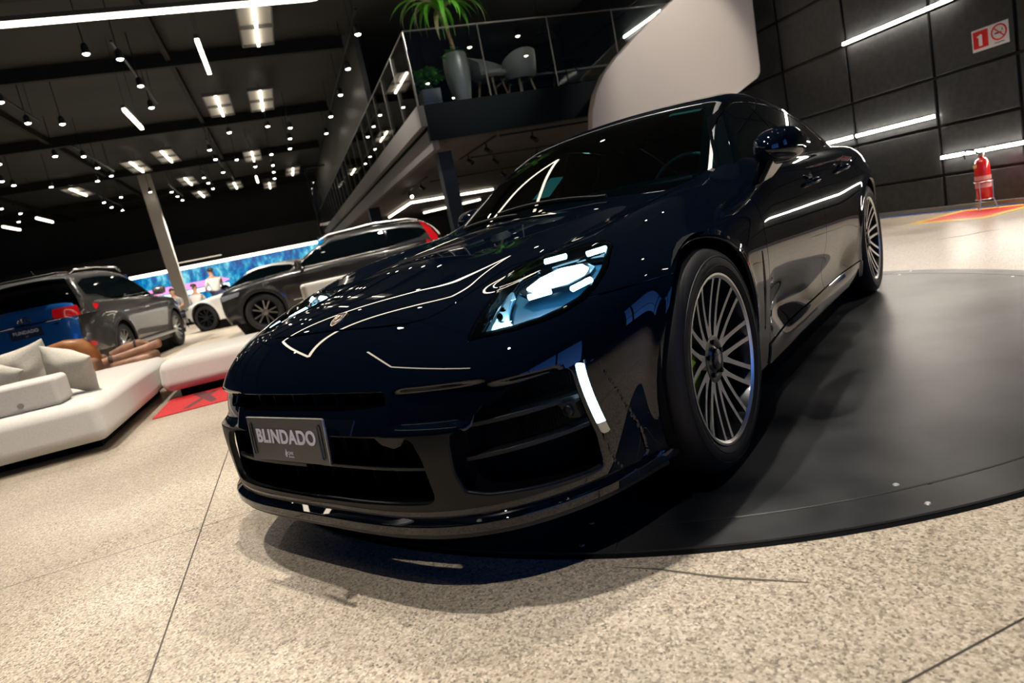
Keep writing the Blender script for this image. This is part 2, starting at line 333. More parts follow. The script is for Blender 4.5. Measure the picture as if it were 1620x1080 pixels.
# hanging light bars
def lightbar(p0, p1, lb, w_=.06, m=led_warm, grp='hanging light bars', drop=None, h=.06):
    p0 = Vector(p0); p1 = Vector(p1); c = (p0+p1)/2; t_ = thing('light_bar', lb, 'light', c, 0, grp)
    a, b_ = p0-c, p1-c
    n_ = (b_-a).normalized(); up = Vector((0, 0, 1)); sd = n_.cross(up).normalized()*w_/2; hh = Vector((0, 0, h/2))
    def prism(dz, ex, mt, nm):
        V = [q+s1*sd*ex+s2*hh+Vector((0, 0, dz)) for q in (a, b_) for s1, s2 in ((-1, -1), (1, -1), (1, 1), (-1, 1))]
        q = MB(); q.add(V, [(0, 1, 2, 3), (7, 6, 5, 4), (0, 4, 5, 1), (1, 5, 6, 2), (2, 6, 7, 3), (3, 7, 4, 0)]); return q.build(nm, mt, t_)
    prism(0, 1, m, 'diffuser'); prism(h, 1.1, dark_m, 'housing')
    if drop:
        for k in (.15, .85): e = a.lerp(b_, k); MB().bar(e+Vector((0, 0, h)), e+Vector((0, 0, 5.998-p0.z)), .004, 5).build('cable', dark_m, t_)
    return t_
lightbar((-8.47, -1.09, 4.6), (-10.07, -1.09, 4.6), 'bright hanging light bar in the upper left, nearest the long tube', drop=True)
lightbar((-11.7, -2.78, 4.6), (-13.3, -2.78, 4.6), 'slanting hanging light bar above and left of the middle troughs', drop=True)
lightbar((-23.6, -8.04, 4.6), (-25.2, -8.04, 4.6), 'far hanging light bar at the left edge over the cars', drop=True)
lightbar((-21.0, -.85, 4.4), (-22.3, -.85, 4.4), 'short far hanging bar in the bright cluster of spots', drop=True)
lightbar((-24.3, -9.27, 4.6), (-25.8, -9.27, 4.6), 'lowest far hanging bar at the left edge', drop=True)
# polygon light loop above the show car
def loop(pts, z, lb, closed, r=.032):
    c = Vector((sum(p[0] for p in pts)/len(pts), sum(p[1] for p in pts)/len(pts), z)); t_ = thing('light_loop', lb, 'light', c)
    q = MB(); hs = MB(); n_ = len(pts)
    for i in range(n_ if closed else n_-1):
        a = Vector((*pts[i], z))-c; b_ = Vector((*pts[(i+1) % n_], z))-c; d = (b_-a).normalized()
        q.bar(a+d*.01, b_-d*.01, r, 8); hs.bar(a+Vector((0, 0, .05)), b_+Vector((0, 0, .05)), r*1.05, 4); MB().bar(a+Vector((0, 0, .05)), a+Vector((0, 0, 5.99-z)), .004, 5).build('cable', dark_m, t_)
    q.build('diffuser', led_warm, t_); hs.build('housing', dark_m, t_)
loop([(-5.7, -3.6), (-5.7, .36), (-4.6, 1.7), (-3.45, .3), (-3.45, -4.3)], 4.0, 'long white light tube loop hanging over the show car, crossing the top left', True)
loop([(-1.9, -3.35), (-1.0, -3.75), (1.8, -2.6)], 4.0, 'bent light tube hanging above the photographer, mirrored in the bonnet', False, .024)
# track spots
spots = [(-9.8,-2.8),(-10.2,-2.4),(-11.8,-2.4),(-13.4,-2.5),(-11.8,-4.7),(-13.4,-4.8),(-13.8,-4.3),(-16.7,-5.3),(-17.2,-4.8),(-18.9,-4.9),(-20.4,-4.9),(-20.9,-5.4),(-20.7,-6.6),(-16.7,-6.5),(-18.8,-7.2),(-19.6,-7.2),(-23.2,-8.8),(-24.8,-8.8),(-26.7,-9.5),(-25.4,-6.3),(-26.9,-6.4),(-28.2,-6.3),(-24.8,-5.6),(-24.7,-4.6),(-25.5,-4.0),(-26.9,-4.0),(-28.2,-4.0),(-23.4,-2.6),(-24.8,-2.6),(-26.4,-2.6),(-18.7,-1.9),(-20.3,-1.9),(-22.9,-1.9),(-20.9,-1.3),(-16.8,-1.2),(-16.7,-.2),(-17.3,.4),(-18.8,.4),(-20.4,.4),(-20.9,-.2),(-22.8,-.8),(-23.1,-.2),(-24.7,-.2),(-26.4,-.2),(-10.2,1.6),(-12.3,1.6),(-14.4,1.6),(-16.6,1.5),(-18.8,1.5)]
near = [(.1,-.35),(-.6,1.7),(-2.6,-2.2),(2.6,-1.2),(-6.5,-3.4),(-1.6,6.0),(-3.2,5.2),(1.8,5.0),(-7.9,.6)]
def spotlamp(x, y, z, dark=False, sz=.055):
    t_ = thing('spot_lamp', None, None, (x, y, z), 0, 'ceiling spot lamps')
    s1 = MB(); s1.lathe([(sz*.6, .16), (sz*1.05, .12), (sz*1.05, .0), (sz*.9, .0)], 12, (0, 0, .01)); s1.bar((0, 0, .15), (0, 0, 5.995-z), .008, 6); s1.build('can', satin_black, t_)
    s2 = MB(); s2.lathe([(sz*.98, .012), (sz*.7, -.004), (.004, -.008)], 12, (0, 0, 0)); s2.build('lens', spot_em, t_)
    return t_
rows_ = [(1.55, 'glass balcony row'), (.4, 'row left of the glass corner'), (-.2, 'row under the right trough'), (-1.25, 'row under the left trough'), (-1.9, 'row left of both troughs'), (-2.6, 'row of the nearest track'),
    (-4.0, 'row above the white car'), (-4.8, 'row above the grey SUV'), (-5.5, 'row above the column'), (-6.4, 'row above the SUV roof'), (-7.2, 'short pair at the left'), (-8.8, 'row at the left edge'), (-9.6, 'lowest spot at the left edge')]
grp_ = {}
for (x, y) in spots: grp_.setdefault(min(range(len(rows_)), key=lambda i: abs(rows_[i][0]-y)), []).append((x, y))
ORD = ['nearest', 'second nearest', 'third nearest', 'fourth nearest', 'fifth nearest', 'sixth nearest', 'seventh nearest', 'eighth nearest', 'ninth nearest']
for gi, lst in grp_.items():
    for k, (x, y) in enumerate(sorted(lst, key=lambda q: -q[0])): tag(spotlamp(x, y, 5.0), 'bright ceiling spot, %s in the %s' % (ORD[k], rows_[gi][1]) if len(lst) > 1 else 'bright ceiling spot, the '+rows_[gi][1], 'spot lamp')
for k, (x, y) in enumerate(near): tag(spotlamp(x, y, 4.97), 'track spot above the show floor, mirrored in the car paint', 'spot lamp', 'spots above the show floor')
for (x, y) in ((-4.2, -.6), (-4.9, 2.6), (-2.8, 4.2), (-.2, 3.8), (1.2, 1.1), (-2.3, .6), (-6.9, -1.3), (-5.4, -5.2)): tag(spotlamp(x, y, 4.97), 'track spot above the show floor, mirrored in the car paint', 'spot lamp', 'spots above the show floor')
# tracks the spots hang from
tr = 0
for (y, x0, x1, lb) in ((-2.43, -10.0, -14.0, 'thin ceiling track of the nearest spots, upper left'), (-4.8, -11.0, -14.2, 'thin ceiling track cut by the left picture edge'), (-4.9, -16.9, -21.0, 'thin ceiling track above the grey SUV'), (1.55, -9.6, -19.2, 'thin ceiling track beside the glass balcony'),
    (-2.6, -23.0, -27.0, 'thin far track behind the nearest track'), (-4.0, -25, -28.6, 'thin far ceiling track above the white car'), (-6.35, -25, -28.6, 'thin far ceiling track above the SUV roof'), (.4, -16.9, -20.8, 'thin ceiling track left of the glass corner'), (-.2, -22.6, -26.8, 'thin far track under the right trough'), (-1.9, -18.3, -23.2, 'thin ceiling track left of both troughs')):
    tr_ = thing('ceiling_track', lb, 'light track', ((x0+x1)/2, y, 5.24)); MB().box((0, 0, 0), (abs(x1-x0), .035, .03)).build('rail', satin_black, tr_)
    for k in (-.4, .4): MB().bar((k*abs(x1-x0), 0, .015), (k*abs(x1-x0), 0, .755), .005, 5).build('rod', satin_black, tr_)
# wall light bars
def wallbar(x0, x1, z, lb): 
    t_ = thing('wall_light', lb, 'light', ((x0+x1)/2, 7.58, z), 0, 'light bars along the panelled wall'); L_ = x1-x0
    MB().box((0, 0, 0), (L_, .03, .035)).build('diffuser', led_wall, t_); MB().box((0, .025, .0), (L_+.02, .03, .05)).build('housing', dark_m, t_)
wallbar(-5.13, -3.5, 2.55, 'upper white light bar on the panelled wall, left of the safety sign')
wallbar(-5.08, -3.86, 1.23, 'middle white light bar on the panelled wall behind the car roof')
wallbar(-6.38, -5.16, 1.23, 'white light bar on the wall starting right behind the car roof edge')
wallbar(-3.81, -2.0, .69, 'low white light bar passing behind the fire extinguisher')
wallbar(-1.2, .6, .69, 'low white wall bar beyond the right edge')
wallbar(-8.8, -7.7, 3.6, 'high wall light bar behind the mezzanine glass')
wallbar(-10.9, -9.2, 3.6, 'long wall light bar far behind the mezzanine glass')
wallbar(-10.9, -9.4, 4.6, 'topmost wall light bar behind the mezzanine')
# safety sign
sg = thing('safety_sign', 'white wall sign with red extinguisher square and no smoking ring', 'sign', (-3.11, 7.61, 1.97))
MB().box((0, 0, 0), (.42, .008, .25)).build('plate', bsdf('sign_white', (.72, .72, .72), .4), sg, bevel=.003)
red = bsdf('sign_red', (.62, .015, .015), .4)
MB().box((-.105, -.006, .005), (.175, .006, .195)).build('red_square', red, sg)
sw = MB(); sw.prism([(-.125, -.07), (-.085, -.07), (-.085, .05), (-.095, .062), (-.125, .052)], -.013, -.010, 'Y'); sw.prism([(-.127, .05), (-.145, .04), (-.143, .03), (-.125, .035)], -.013, -.010, 'Y'); sw.build('extinguisher_symbol', bsdf('sign_white', ()), sg)
rg = MB(); rg.tube([(.105+.082*math.cos(a), -.008, .02+.082*math.sin(a)) for a in [2*PI*i/40 for i in range(40)]], .0085, 6, True); rg.bar((.047, -.010, .078), (.163, -.010, -.038), .007, 6); rg.build('prohibition_ring', red, sg, smooth=True)
cg = MB(); cg.box((.095, -.007, .012), (.075, .004, .014)); cg.tube([(.14, -.007, .03), (.148, -.007, .045), (.138, -.007, .055)], .004, 5); cg.box((.105, -.006, -.092), (.11, .003, .008)); cg.build('cigarette_symbol', dark_m, sg)
# fire extinguisher
fe = thing('fire_extinguisher', 'red fire extinguisher on a thin wire stand by the panelled wall', 'fire extinguisher', (-3.11, 7.30, FZ+.004), R(10))
er = bsdf('extinguisher_red', (.58, .012, .012), .25, 0, .8)
q = MB(); q.lathe([(.002, .13), (.075, .132), (.082, .15), (.082, .50), (.078, .55), (.055, .60), (.03, .62), (.028, .645)], 28); q.build('cylinder', er, fe, smooth=True)
q = MB(); q.lathe([(.03, .645), (.034, .655), (.034, .68), (.02, .69)], 14); q.box((.035, 0, .70), (.11, .02, .014)); q.bar((.0, 0, .69), (.085, 0, .745), .008, 6); q.build('valve', bsdf('valve_metal', (.3, .28, .26), .3, .9), fe)
q = MB(); q.tube([(0, -.02, .67), (-.06, -.03, .72), (-.13, -.03, .74), (-.17, -.03, .70), (-.165, -.02, .64)], .011, 8); q.build('hose', rubber, fe, smooth=True)
q = MB(); q.lathe([(.0835, .36), (.0835, .41)], 28, cap=False); q.lathe([(.0835, .27), (.0835, .33)], 28, cap=False); q.build('printed_label', bsdf('label_print', (.72, .30, .28), .5), fe, smooth=True)
q = MB(); q.box((-.03, -.077, .53), (.05, .006, .035), .3); q.build('yellow_label', bsdf('yellow_label', (.75, .6, .15), .5), fe)
q = MB()
for z, r_ in ((.34, .092), (.13, .088)): q.tube([(r_*math.cos(a), r_*math.sin(a), z) for a in [2*PI*i/28 for i in range(28)]], .005, 6, True)
for a in (30, 150, 270): ca, sa = math.cos(R(a)), math.sin(R(a)); q.bar((.09*ca, .09*sa, .34), (.088*ca, .088*sa, .13), .004, 6); q.bar((.088*ca, .088*sa, .13), (.125*ca, .125*sa, .003), .005, 6)
q.build('wire_stand', alu, fe, smooth=True)
fm = thing('floor_marking', 'red floor square with yellow border under the fire extinguisher', 'floor marking', (-3.05, 7.02, FZ))
MB().box((0, 0, .001), (1.0, 1.0, .002)).build('yellow_border', bsdf('marking_yellow', (.62, .38, .05), .5), fm); MB().box((0, 0, .0025), (.74, .74, .002)).build('red_field', bsdf('marking_red', (.48, .02, .015), .5), fm)
# ------------------------------------------------------------------ turntable
tt = thing('turntable', 'dark metal turntable disc under the black show car', 'turntable', (-.883, 1.334, FZ))
tm = noisy(bsdf('turntable_steel', (.02, .021, .023), .3), 2.4, (.004, .005, .007), (.038, .039, .040), 12)
n, l, b = nodes(tm); t = n.new('ShaderNodeTexNoise'); t.inputs['Scale'].default_value = 5; t.inputs['Detail'].default_value = 10; mr = n.new('ShaderNodeMapRange'); mr.inputs['To Min'].default_value = .20; mr.inputs['To Max'].default_value = .46
l.new(t.outputs[0], mr.inputs[0]); l.new(mr.outputs[0], b.inputs['Roughness'])
def ring(r0, r1, z0, z1, a0, a1, n_):
    A = [a0+(a1-a0)*i/n_ for i in range(n_+1)]; q = MB()
    V = [(r*math.cos(a), r*math.sin(a), z) for a in A for (r, z) in ((r0, z0), (r1, z0), (r1, z1), (r0, z1))]
    Fs = [(4*i+k, 4*i+(k+1) % 4, 4*i+4+(k+1) % 4, 4*i+4+k) for i in range(n_) for k in range(4)]+[(0, 1, 2, 3), (4*n_+3, 4*n_+2, 4*n_+1, 4*n_)]
    q.add(V, Fs); return q
q = MB(); q.lathe([(2.222, .0), (2.222, .013), (2.217, .014)], 160); q.build('disc', tm, tt)
for i in range(8): a = R(45*i-25+33.5); ring(2.226, 2.360, .0, .014, a+.0008, a+R(45)-.0008, 24).build('edge_segment', tm, tt)
q = MB(); q.lathe([(2.360, .0), (2.372, .0), (2.360, .008)], 160, cap=False); q.build('edge_gap_shadow', matte_black, tt)
for i in range(16):
    for r_ in (2.19, 2.32): a = R(22.5*i+6); MB().lathe([(.009, .014), (.007, .0165), (.001, .017)], 10, (r_*math.cos(a), r_*math.sin(a), 0)).build('screw', alu, tt)
# ------------------------------------------------------------------ show car: surface tools
def Cc(n0, n1, m0, m1): pass
def sdpoly(px, py, poly):
    """signed distance, positive inside"""
    poly = np.array(poly, float); n_ = len(poly); d = np.full(px.shape, 1e9); s = np.ones(px.shape)
    for i in range(n_):
        a = poly[i]; b_ = poly[i-1]; ex, ey = b_-a; wx, wy = px-a[0], py-a[1]
        t_ = np.clip((wx*ex+wy*ey)/(ex*ex+ey*ey), 0, 1); bx, by = wx-ex*t_, wy-ey*t_; d = np.minimum(d, bx*bx+by*by)
        c1 = py >= a[1]; c2 = py < b_[1]; c3 = ex*wy > ey*wx
        fl = (c1 & c2 & c3) | (~c1 & ~c2 & ~c3); s = np.where(fl, -s, s)
    return -s*np.sqrt(d)
def grid(nu, nv):
    i = np.arange(nu*nv).reshape(nu, nv); a, b_, c, d = i[:-1, :-1].ravel(), i[1:, :-1].ravel(), i[1:, 1:].ravel(), i[:-1, 1:].ravel()
    return np.concatenate([np.stack([a, b_, c], 1), np.stack([a, c, d], 1)])
def clip(V, T, s):
    """keep s>0"""
    s = np.where(np.abs(s) < 1e-7, 1e-7, s); k = s[T] > 0; cnt = k.sum(1); full = T[cnt == 3]; newV = [V]; out = [full]; nv = len(V); cache = {}
    extra = []; tri = []
    def cut(i, j):
        key = (i, j) if i < j else (j, i)
        if key not in cache:
            t_ = s[i]/(s[i]-s[j]); cache[key] = nv+len(extra); extra.append(V[i]+(V[j]-V[i])*t_)
        return cache[key]
    for t_, kk in zip(T[(cnt == 1) | (cnt == 2)], k[(cnt == 1) | (cnt == 2)]):
        if kk.sum() == 1:
            i = int(np.argmax(kk)); a, b_, c = t_[i], t_[(i+1) % 3], t_[(i+2) % 3]; tri.append((a, cut(a, b_), cut(a, c)))
        else:
            i = int(np.argmin(kk)); a, b_, c = t_[i], t_[(i+1) % 3], t_[(i+2) % 3]; p_, q = cut(a, b_), cut(a, c); tri += [(p_, b_, c), (p_, c, q)]
    if extra: V = np.concatenate([V, np.array(extra)])
    T = np.concatenate([full]+([np.array(tri)] if tri else []))
    used = np.unique(T); mp = np.full(len(V), -1); mp[used] = np.arange(len(used)); return V[used], mp[T]
def panel(name, V, T, f, mat, parent, depth=.012, mirror=False, offs=0.0, flipn=False):
    """a sheet on the surface f with a turned in edge and exact surface normals"""
    if len(T) == 0: return None
    # weld duplicates (poles)
    N = grad(f, V); V = V+N*offs
    e = np.concatenate([T[:, [0, 1]], T[:, [1, 2]], T[:, [2, 0]]]); key = np.sort(e, 1); u_, inv, ct = np.unique(key, axis=0, return_inverse=True, return_counts=True)
    inv = inv.ravel(); be = e[ct[inv] == 1]
    nrm = np.cross(V[T[:, 1]]-V[T[:, 0]], V[T[:, 2]]-V[T[:, 0]]); 
    if (nrm*N[T[:, 0]]).sum() < 0: T = T[:, ::-1]; be = be[:, ::-1]
    allV = V; allN = N; allT = T
    if depth and len(be):
        bv = np.unique(be); mp = np.full(len(V), -1); mp[bv] = np.arange(len(bv))+len(V)
        side = np.zeros((len(V), 3)); d = V[be[:, 1]]-V[be[:, 0]]; o_ = np.cross(d, N[be[:, 0]]); ln = np.linalg.norm(o_, axis=1, keepdims=True); o_ = o_/np.maximum(ln, 1e-9)
        np.add.at(side, be[:, 0], o_); np.add.at(side, be[:, 1], o_); sv = side[bv]; sv /= np.maximum(np.linalg.norm(sv, axis=1, keepdims=True), 1e-9)
        allV = np.concatenate([V, V[bv]-N[bv]*depth]); allN = np.concatenate([N, sv])
        a, b_ = be[:, 0], be[:, 1]; allT = np.concatenate([T, np.stack([b_, a, mp[a]], 1), np.stack([b_, mp[a], mp[b_]], 1)])
    if flipn: allN = -allN; allT = allT[:, ::-1]
    if mirror: allV = allV*[-1, 1, 1]; allN = allN*[-1, 1, 1]; allT = allT[:, ::-1]
    me = bpy.data.meshes.new(name); me.vertices.add(len(allV)); me.vertices.foreach_set('co', allV.astype(np.float32).ravel())
    me.loops.add(len(allT)*3); me.loops.foreach_set('vertex_index', allT.astype(np.int32).ravel()); me.polygons.add(len(allT))
    me.polygons.foreach_set('loop_start', np.arange(0, len(allT)*3, 3, dtype=np.int32)); me.update(calc_edges=True); me.validate(clean_customdata=False)
    me.polygons.foreach_set('use_smooth', [True]*len(me.polygons)); 
    if len(me.vertices) == len(allN): me.normals_split_custom_set_from_vertices([tuple(map(float, q)) for q in allN])
    me.materials.append(mat); o = bpy.data.objects.new(name, me); C.objects.link(o); o.parent = parent; return o
def pch(xs,ys):
    """smooth (Catmull/natural cubic) interpolation callable"""
    xs=np.array(xs,float);ys=np.array(ys,float);n=len(xs)
    h=np.diff(xs);A=np.zeros((n,n));B=np.zeros(n);A[0,0]=A[-1,-1]=1
    for i in range(1,n-1):
        A[i,i-1]=h[i-1];A[i,i]=2*(h[i-1]+h[i]);A[i,i+1]=h[i]
        B[i]=3*((ys[i+1]-ys[i])/h[i]-(ys[i]-ys[i-1])/h[i-1])
    c=np.linalg.solve(A,B)
    b=(ys[1:]-ys[:-1])/h-h*(2*c[:-1]+c[1:])/3; d=(c[1:]-c[:-1])/(3*h)
    def f(x):
        x=np.asarray(x,float);i=np.clip(np.searchsorted(xs,x)-1,0,n-2);t=x-xs[i]
        r=ys[i]+b[i]*t+c[i]*t*t+d[i]*t**3
        lo=x<xs[0];hi=x>xs[-1]
        r=np.where(lo,ys[0]+b[0]*(x-xs[0]),r)
        sl=b[-1]+2*c[-2]*h[-1]+3*d[-1]*h[-1]**2
        return np.where(hi,ys[-1]+sl*(x-xs[-1]),r)
    return f
def smax(a,b,k):
    h=np.maximum(k-np.abs(a-b),0)/k
    return np.maximum(a,b)+h*h*h*k/6
def smin(a,b,k): return -smax(-a,-b,k)
def ss(a,b,x):
    t=np.clip((x-a)/(b-a),0,1);return t*t*(3-2*t)
hood_c=pch([-1.0,-.93,-.86,-.76,-.67,-.5,-.2,.1,.4,.65,1.0,1.8,2.6,3.2,3.6,3.9,4.05],
           [.47,.565,.645,.722,.76,.803,.865,.912,.948,.972,1.03,1.06,1.07,1.07,1.05,1.01,.98])
nose_y=pch([.0,.10,.16,.25,.38,.50,.58,.66,.8],[-.90,-.925,-.945,-.958,-.962,-.952,-.925,-.88,-.8])
side_w=pch([.1,.18,.26,.36,.48,.60,.70,.80,.90,1.0],[.885,.915,.930,.942,.955,.962,.960,.948,.918,.87])
plan_w=pch([-.3,0,.35,.8,1.4,2.0,2.5,2.95,3.3],[1.0,1.0,.995,.980,.975,.980,.993,1.002,.995])
def F(P):
    x,y,z=P[...,0],P[...,1],P[...,2]; s=np.abs(x)
    # side
    W=side_w(z)*plan_w(np.clip(y,-.3,3.3))
    # door scoop
    sc=ss(.55,.95,y)*(1-ss(2.1,2.6,y))
    W=W-.030*sc*np.exp(-((z-.36)/.11)**2)
    W=W-.028*ss(.60,.72,y)*(1-ss(.85,1.45,y))*np.exp(-((z-.40+.10*(y-.7))/.085)**2)
    # sill flare
    W=W+.012*sc*np.exp(-((z-.20)/.05)**2)
    # shoulder crease over rear arch
    W=W+.014*ss(2.0,2.8,y)*np.exp(-((z-.80)/.13)**2)
    for yc in (0,2.95):
        r=np.hypot(y-yc,z-.363); W=W+.012*np.exp(-((r-.39)/.035)**2)
    yA=0.02; ynose=nose_y(z)
    nf=4.0
    qf=np.clip((yA-y)/(yA-ynose),0,None)
    ytail=4.09-.12*ss(.45,.2,z)-.05*ss(.8,1.0,z)
    qr=np.clip((y-2.9)/(ytail-2.9),0,None)
    # superellipse pseudo distance
    side=(s/W)**nf+qf**2.0+qr**2.3
    planf=(side**(1/3.2)-1)*.75
    # crease under the lamps and the recessed cheek below it
    zc=.552-.010*ss(.5,.85,s)
    planf=planf+.016*ss(zc+.004,zc-.012,z)*ss(.445,.462,z)*ss(.37,.42,s)*ss(-.40,-.55,y)*ss(.80,.76,s)
    # top
    H=hood_c(y)-.14*s*s*(1-.25*ss(.6,1,y))
    A=.052*ss(-.75,.1,y)*(1-ss(.9,1.4,y))
    H=H+A*np.exp(-((s-.745)/.12)**2)
    # hood power dome edges
    H=H-.010*np.exp(-((s-(.50+.06*ss(-.6,.5,y)))/.06)**2)*ss(-.75,-.3,y)*(1-ss(.5,.7,y))
    top=(z-H)*.85
    k=.16-.05*ss(.2,.9,y)
    return smax(planf,top,k)
roof_z=pch([.3,.60,.8,1.0,1.2,1.35,1.5,1.85,2.2,2.6,3.0,3.4,3.7,4.0],[.77,.955,1.075,1.19,1.288,1.345,1.385,1.42,1.413,1.36,1.265,1.14,1.04,.94])
def G(P):
    """greenhouse"""
    x,y,z=P[...,0],P[...,1],P[...,2]; s=np.abs(x)
    top=(z-roof_z(y-.20*s*s)+.075*s*s)*.9
    Wg=.815-.50*(z-.95)-.25*np.clip(z-.95,0,None)**2-.045*np.clip(y-1.9,0,None)**2
    sd=(s-Wg)*.9
    return np.maximum(smax(top,sd,.07),.86-z)
def grad(f,P,e=1e-4):
    g=np.empty(P.shape)
    for i in range(3):
        d=np.zeros(3);d[i]=e; g[...,i]=(f(P+d)-f(P-d))/(2*e)
    return g/np.maximum(np.linalg.norm(g,axis=-1,keepdims=True),1e-9)
def cast(f,O,D,t0,t1,n=60,it=34):
    """first crossing from outside? along O+tD find root between t0 (inside) and t1 (outside)"""
    lo=np.full(D.shape[:-1],t0,float);hi=np.full(D.shape[:-1],t1,float)
    for _ in range(it):
        m=(lo+hi)/2; v=f(O+m[...,None]*D)<0
        lo=np.where(v,m,lo);hi=np.where(v,hi,m)
    return O+((lo+hi)/2)[...,None]*D

# ------------------------------------------------------------------ show car
car = thing('sports_sedan', 'glossy black sports sedan on the dark turntable in the foreground, headlamps lit', 'car', (0, 0, 0), R(33.5))
def capsule(f, y0, y1, z0, nf, nm, nr, el0, el1, ne, tmax=1.6):
    """half body sheet (x>0): rays from the line (0,y0..y1,z0)"""
    el = np.radians(np.linspace(el0, el1, ne)); cols_ = []
    for i in range(nf): a = PI/2*i/nf; cols_.append((y0, math.sin(a), -math.cos(a)))
    for i in range(nm+1): cols_.append((y0+(y1-y0)*i/nm, 1.0, 0.0))
    for i in range(1, nr+1): a = PI/2*i/nr; cols_.append((y1, math.cos(a), math.sin(a)))
    cols_ = np.array(cols_); n_ = len(cols_)
    O = np.zeros((n_, ne, 3)); O[..., 1] = cols_[:, 0:1]; O[..., 2] = z0
    D = np.zeros((n_, ne, 3)); D[..., 0] = cols_[:, 1:2]*np.cos(el); D[..., 1] = cols_[:, 2:3]*np.cos(el); D[..., 2] = np.sin(el)
    P = cast(f, O.reshape(-1, 3), D.reshape(-1, 3), 0.0, tmax); return P, grid(n_, ne)
gap = .0030
# plan outlines (|x|, y)
HOOD = [(-.05, -.757), (.15, -.756), (.25, -.752), (.34, -.742), (.40, -.722), (.437, -.69), (.455, -.65), (.464, -.60), (.468, -.535), (.462, -.44), (.470, -.367), (.50, -.31), (.545, -.20), (.59, -.05), (.625, .12), (.655, .35), (.675, .52), (.66, .62), (.5, .60), (.25, .575), (-.05, .57)]
LAMP = [(.577, -.763), (.635, -.734), (.69, -.697), (.741, -.647), (.776, -.595), (.802, -.534), (.812, -.47), (.81, -.415), (.803, -.37), (.789, -.331), (.770, -.262), (.745, -.245), (.66, -.252), (.568, -.272), (.505, -.30), (.494, -.35), (.489, -.403), (.508, -.47), (.545, -.560), (.562, -.62), (.571, -.683)]
# front outlines (|x|, z)
SLOT = [(-.50, .545), (-.36, .553), (.25, .554), (.34, .553), (.365, .545), (.375, .517), (.20, .507), (-.36, .505), (-.50, .503)]
GRILLE = [(-.05, .442), (.30, .442), (.440, .436), (.462, .425), (.482, .38), (.492, .275), (.484, .256), (.46, .250), (.20, .243), (-.05, .240)]
LOW = [(-.05, .441), (.44, .441), (.58, .441), (.80, .44), (.815, .43), (.815, .24), (.79, .231), (.60, .231), (.3, .229), (-.05, .228)]
SIDE = [(.560, .428), (.60, .455), (.635, .495), (.69, .524), (.803, .537), (.812, .52), (.822, .33), (.818, .245), (.80, .240), (.72, .246), (.62, .258), (.57, .275), (.555, .33)]
STRIP = [(.814, .541), (.827, .537), (.838, .331), (.826, .333)]
BLADE = [(.829, .545), (.846, .525), (.860, .43), (.868, .30), (.864, .222), (.852, .204), (.838, .206), (.832, .24), (.829, .40)]
def sl(P): return np.abs(P[:, 0])
def f_hood(P): return np.where(P[:, 2] > .5, sdpoly(sl(P), P[:, 1], HOOD), -1)
def f_lamp(P): return np.where(P[:, 2] > .5, sdpoly(sl(P), P[:, 1], LAMP), -1)
def front(P, poly): return np.where(P[:, 1] < -.3, sdpoly(P[:, 0] if poly is SLOT else sl(P), P[:, 2], poly), -1)
def f_bf(P):   # >0 on the fender side of the bumper seam
    a = np.minimum(np.minimum(P[:, 2]-.687, P[:, 1]+.535), sl(P)-.70); b_ = np.minimum(P[:, 2]-.687, P[:, 1]+.31); return np.maximum(np.maximum(a, b_), P[:, 1]+.02)
def f_arch(P, yc, r=.392): return r-np.hypot(P[:, 1]-yc, P[:, 2]-.372)
def clips(V, T, fs):
    for g in fs: V, T = clip(V, T, g(V))
    return V, T
CW = lambda P: P[:, 1]-(.60+.20*sl(P)**2)     # cowl line
# hood: top down grid
nx, ny = 190, 200
X_, Y_ = np.meshgrid(np.linspace(-.70, .70, nx), np.linspace(-.79, .68, ny), indexing='ij')
O = np.stack([X_.ravel(), Y_.ravel(), np.full(X_.size, .45)], 1); D = np.zeros_like(O); D[:, 2] = 1
HV = cast(F, O, D, 0, .9); HT = grid(nx, ny)
V, T = clips(HV, HT, [lambda P: f_hood(P)-gap]); bonnet = panel('bonnet', V, T, F, paint, car)
# body half sheet
BV, BT = capsule(F, .02, 2.95, .50, 150, 300, 60, -52, 86, 190)
lowb = lambda P: P[:, 2]-.178
not_ = lambda f, g=gap: (lambda P: -f(P)-g)
bump_cl = [lowb, lambda P: .25-P[:, 1], lambda P: -f_bf(P)-gap*.7, not_(f_hood), not_(f_lamp, .004), lambda P: -f_arch(P, 0), lambda P: -front(P, LOW)-.001, lambda P: -front(P, SIDE), lambda P: -front(P, STRIP), lambda P: np.abs(front(P, BLADE)+.002)-.0022]
V, T = clips(BV, BT, bump_cl)
T2 = T+len(V); allV = np.concatenate([V, V*[-1, 1, 1]]); allT = np.concatenate([T, T2[:, ::-1]]); allV, allT = clips(allV, allT, [lambda P: -front(P, SLOT)])
bumper = panel('front_bumper', allV, allT, F, paint, car, depth=.018)
V, T = clips(BV, BT, [lambda P: front(P, LOW)-.001, lambda P: -front(P, GRILLE), lambda P: -front(P, SIDE)]); V, T = (lambda V, T: (np.concatenate([V, V*[-1, 1, 1]]), np.concatenate([T, (T+len(V))[:, ::-1]])))(V, T)
panel('lower_fascia', V, T, F, bsdf('fascia_plastic', (.003, .004, .005), .45, spec=.25), car, depth=.02)
door1 = lambda P: P[:, 1]-(.60+.03*np.sin((P[:, 2]-.3)*3))    # front edge of front door
door2 = lambda P: P[:, 1]-(1.70+.02*np.sin((P[:, 2]-.3)*3))
def door3(P): return np.maximum(P[:, 1]-(2.62+.20*(P[:, 2]-.6)), P[:, 1]-2.52+.0*P[:, 2]) if False else P[:, 1]-(2.55+.38*np.clip(P[:, 2]-.55, 0, 1))
sill_t = lambda P: P[:, 2]-(.265+.010*(P[:, 1]-1.4))
VENT = [(.515, .33), (.535, .33), (.560, .50), (.556, .63), (.538, .64), (.525, .55)]
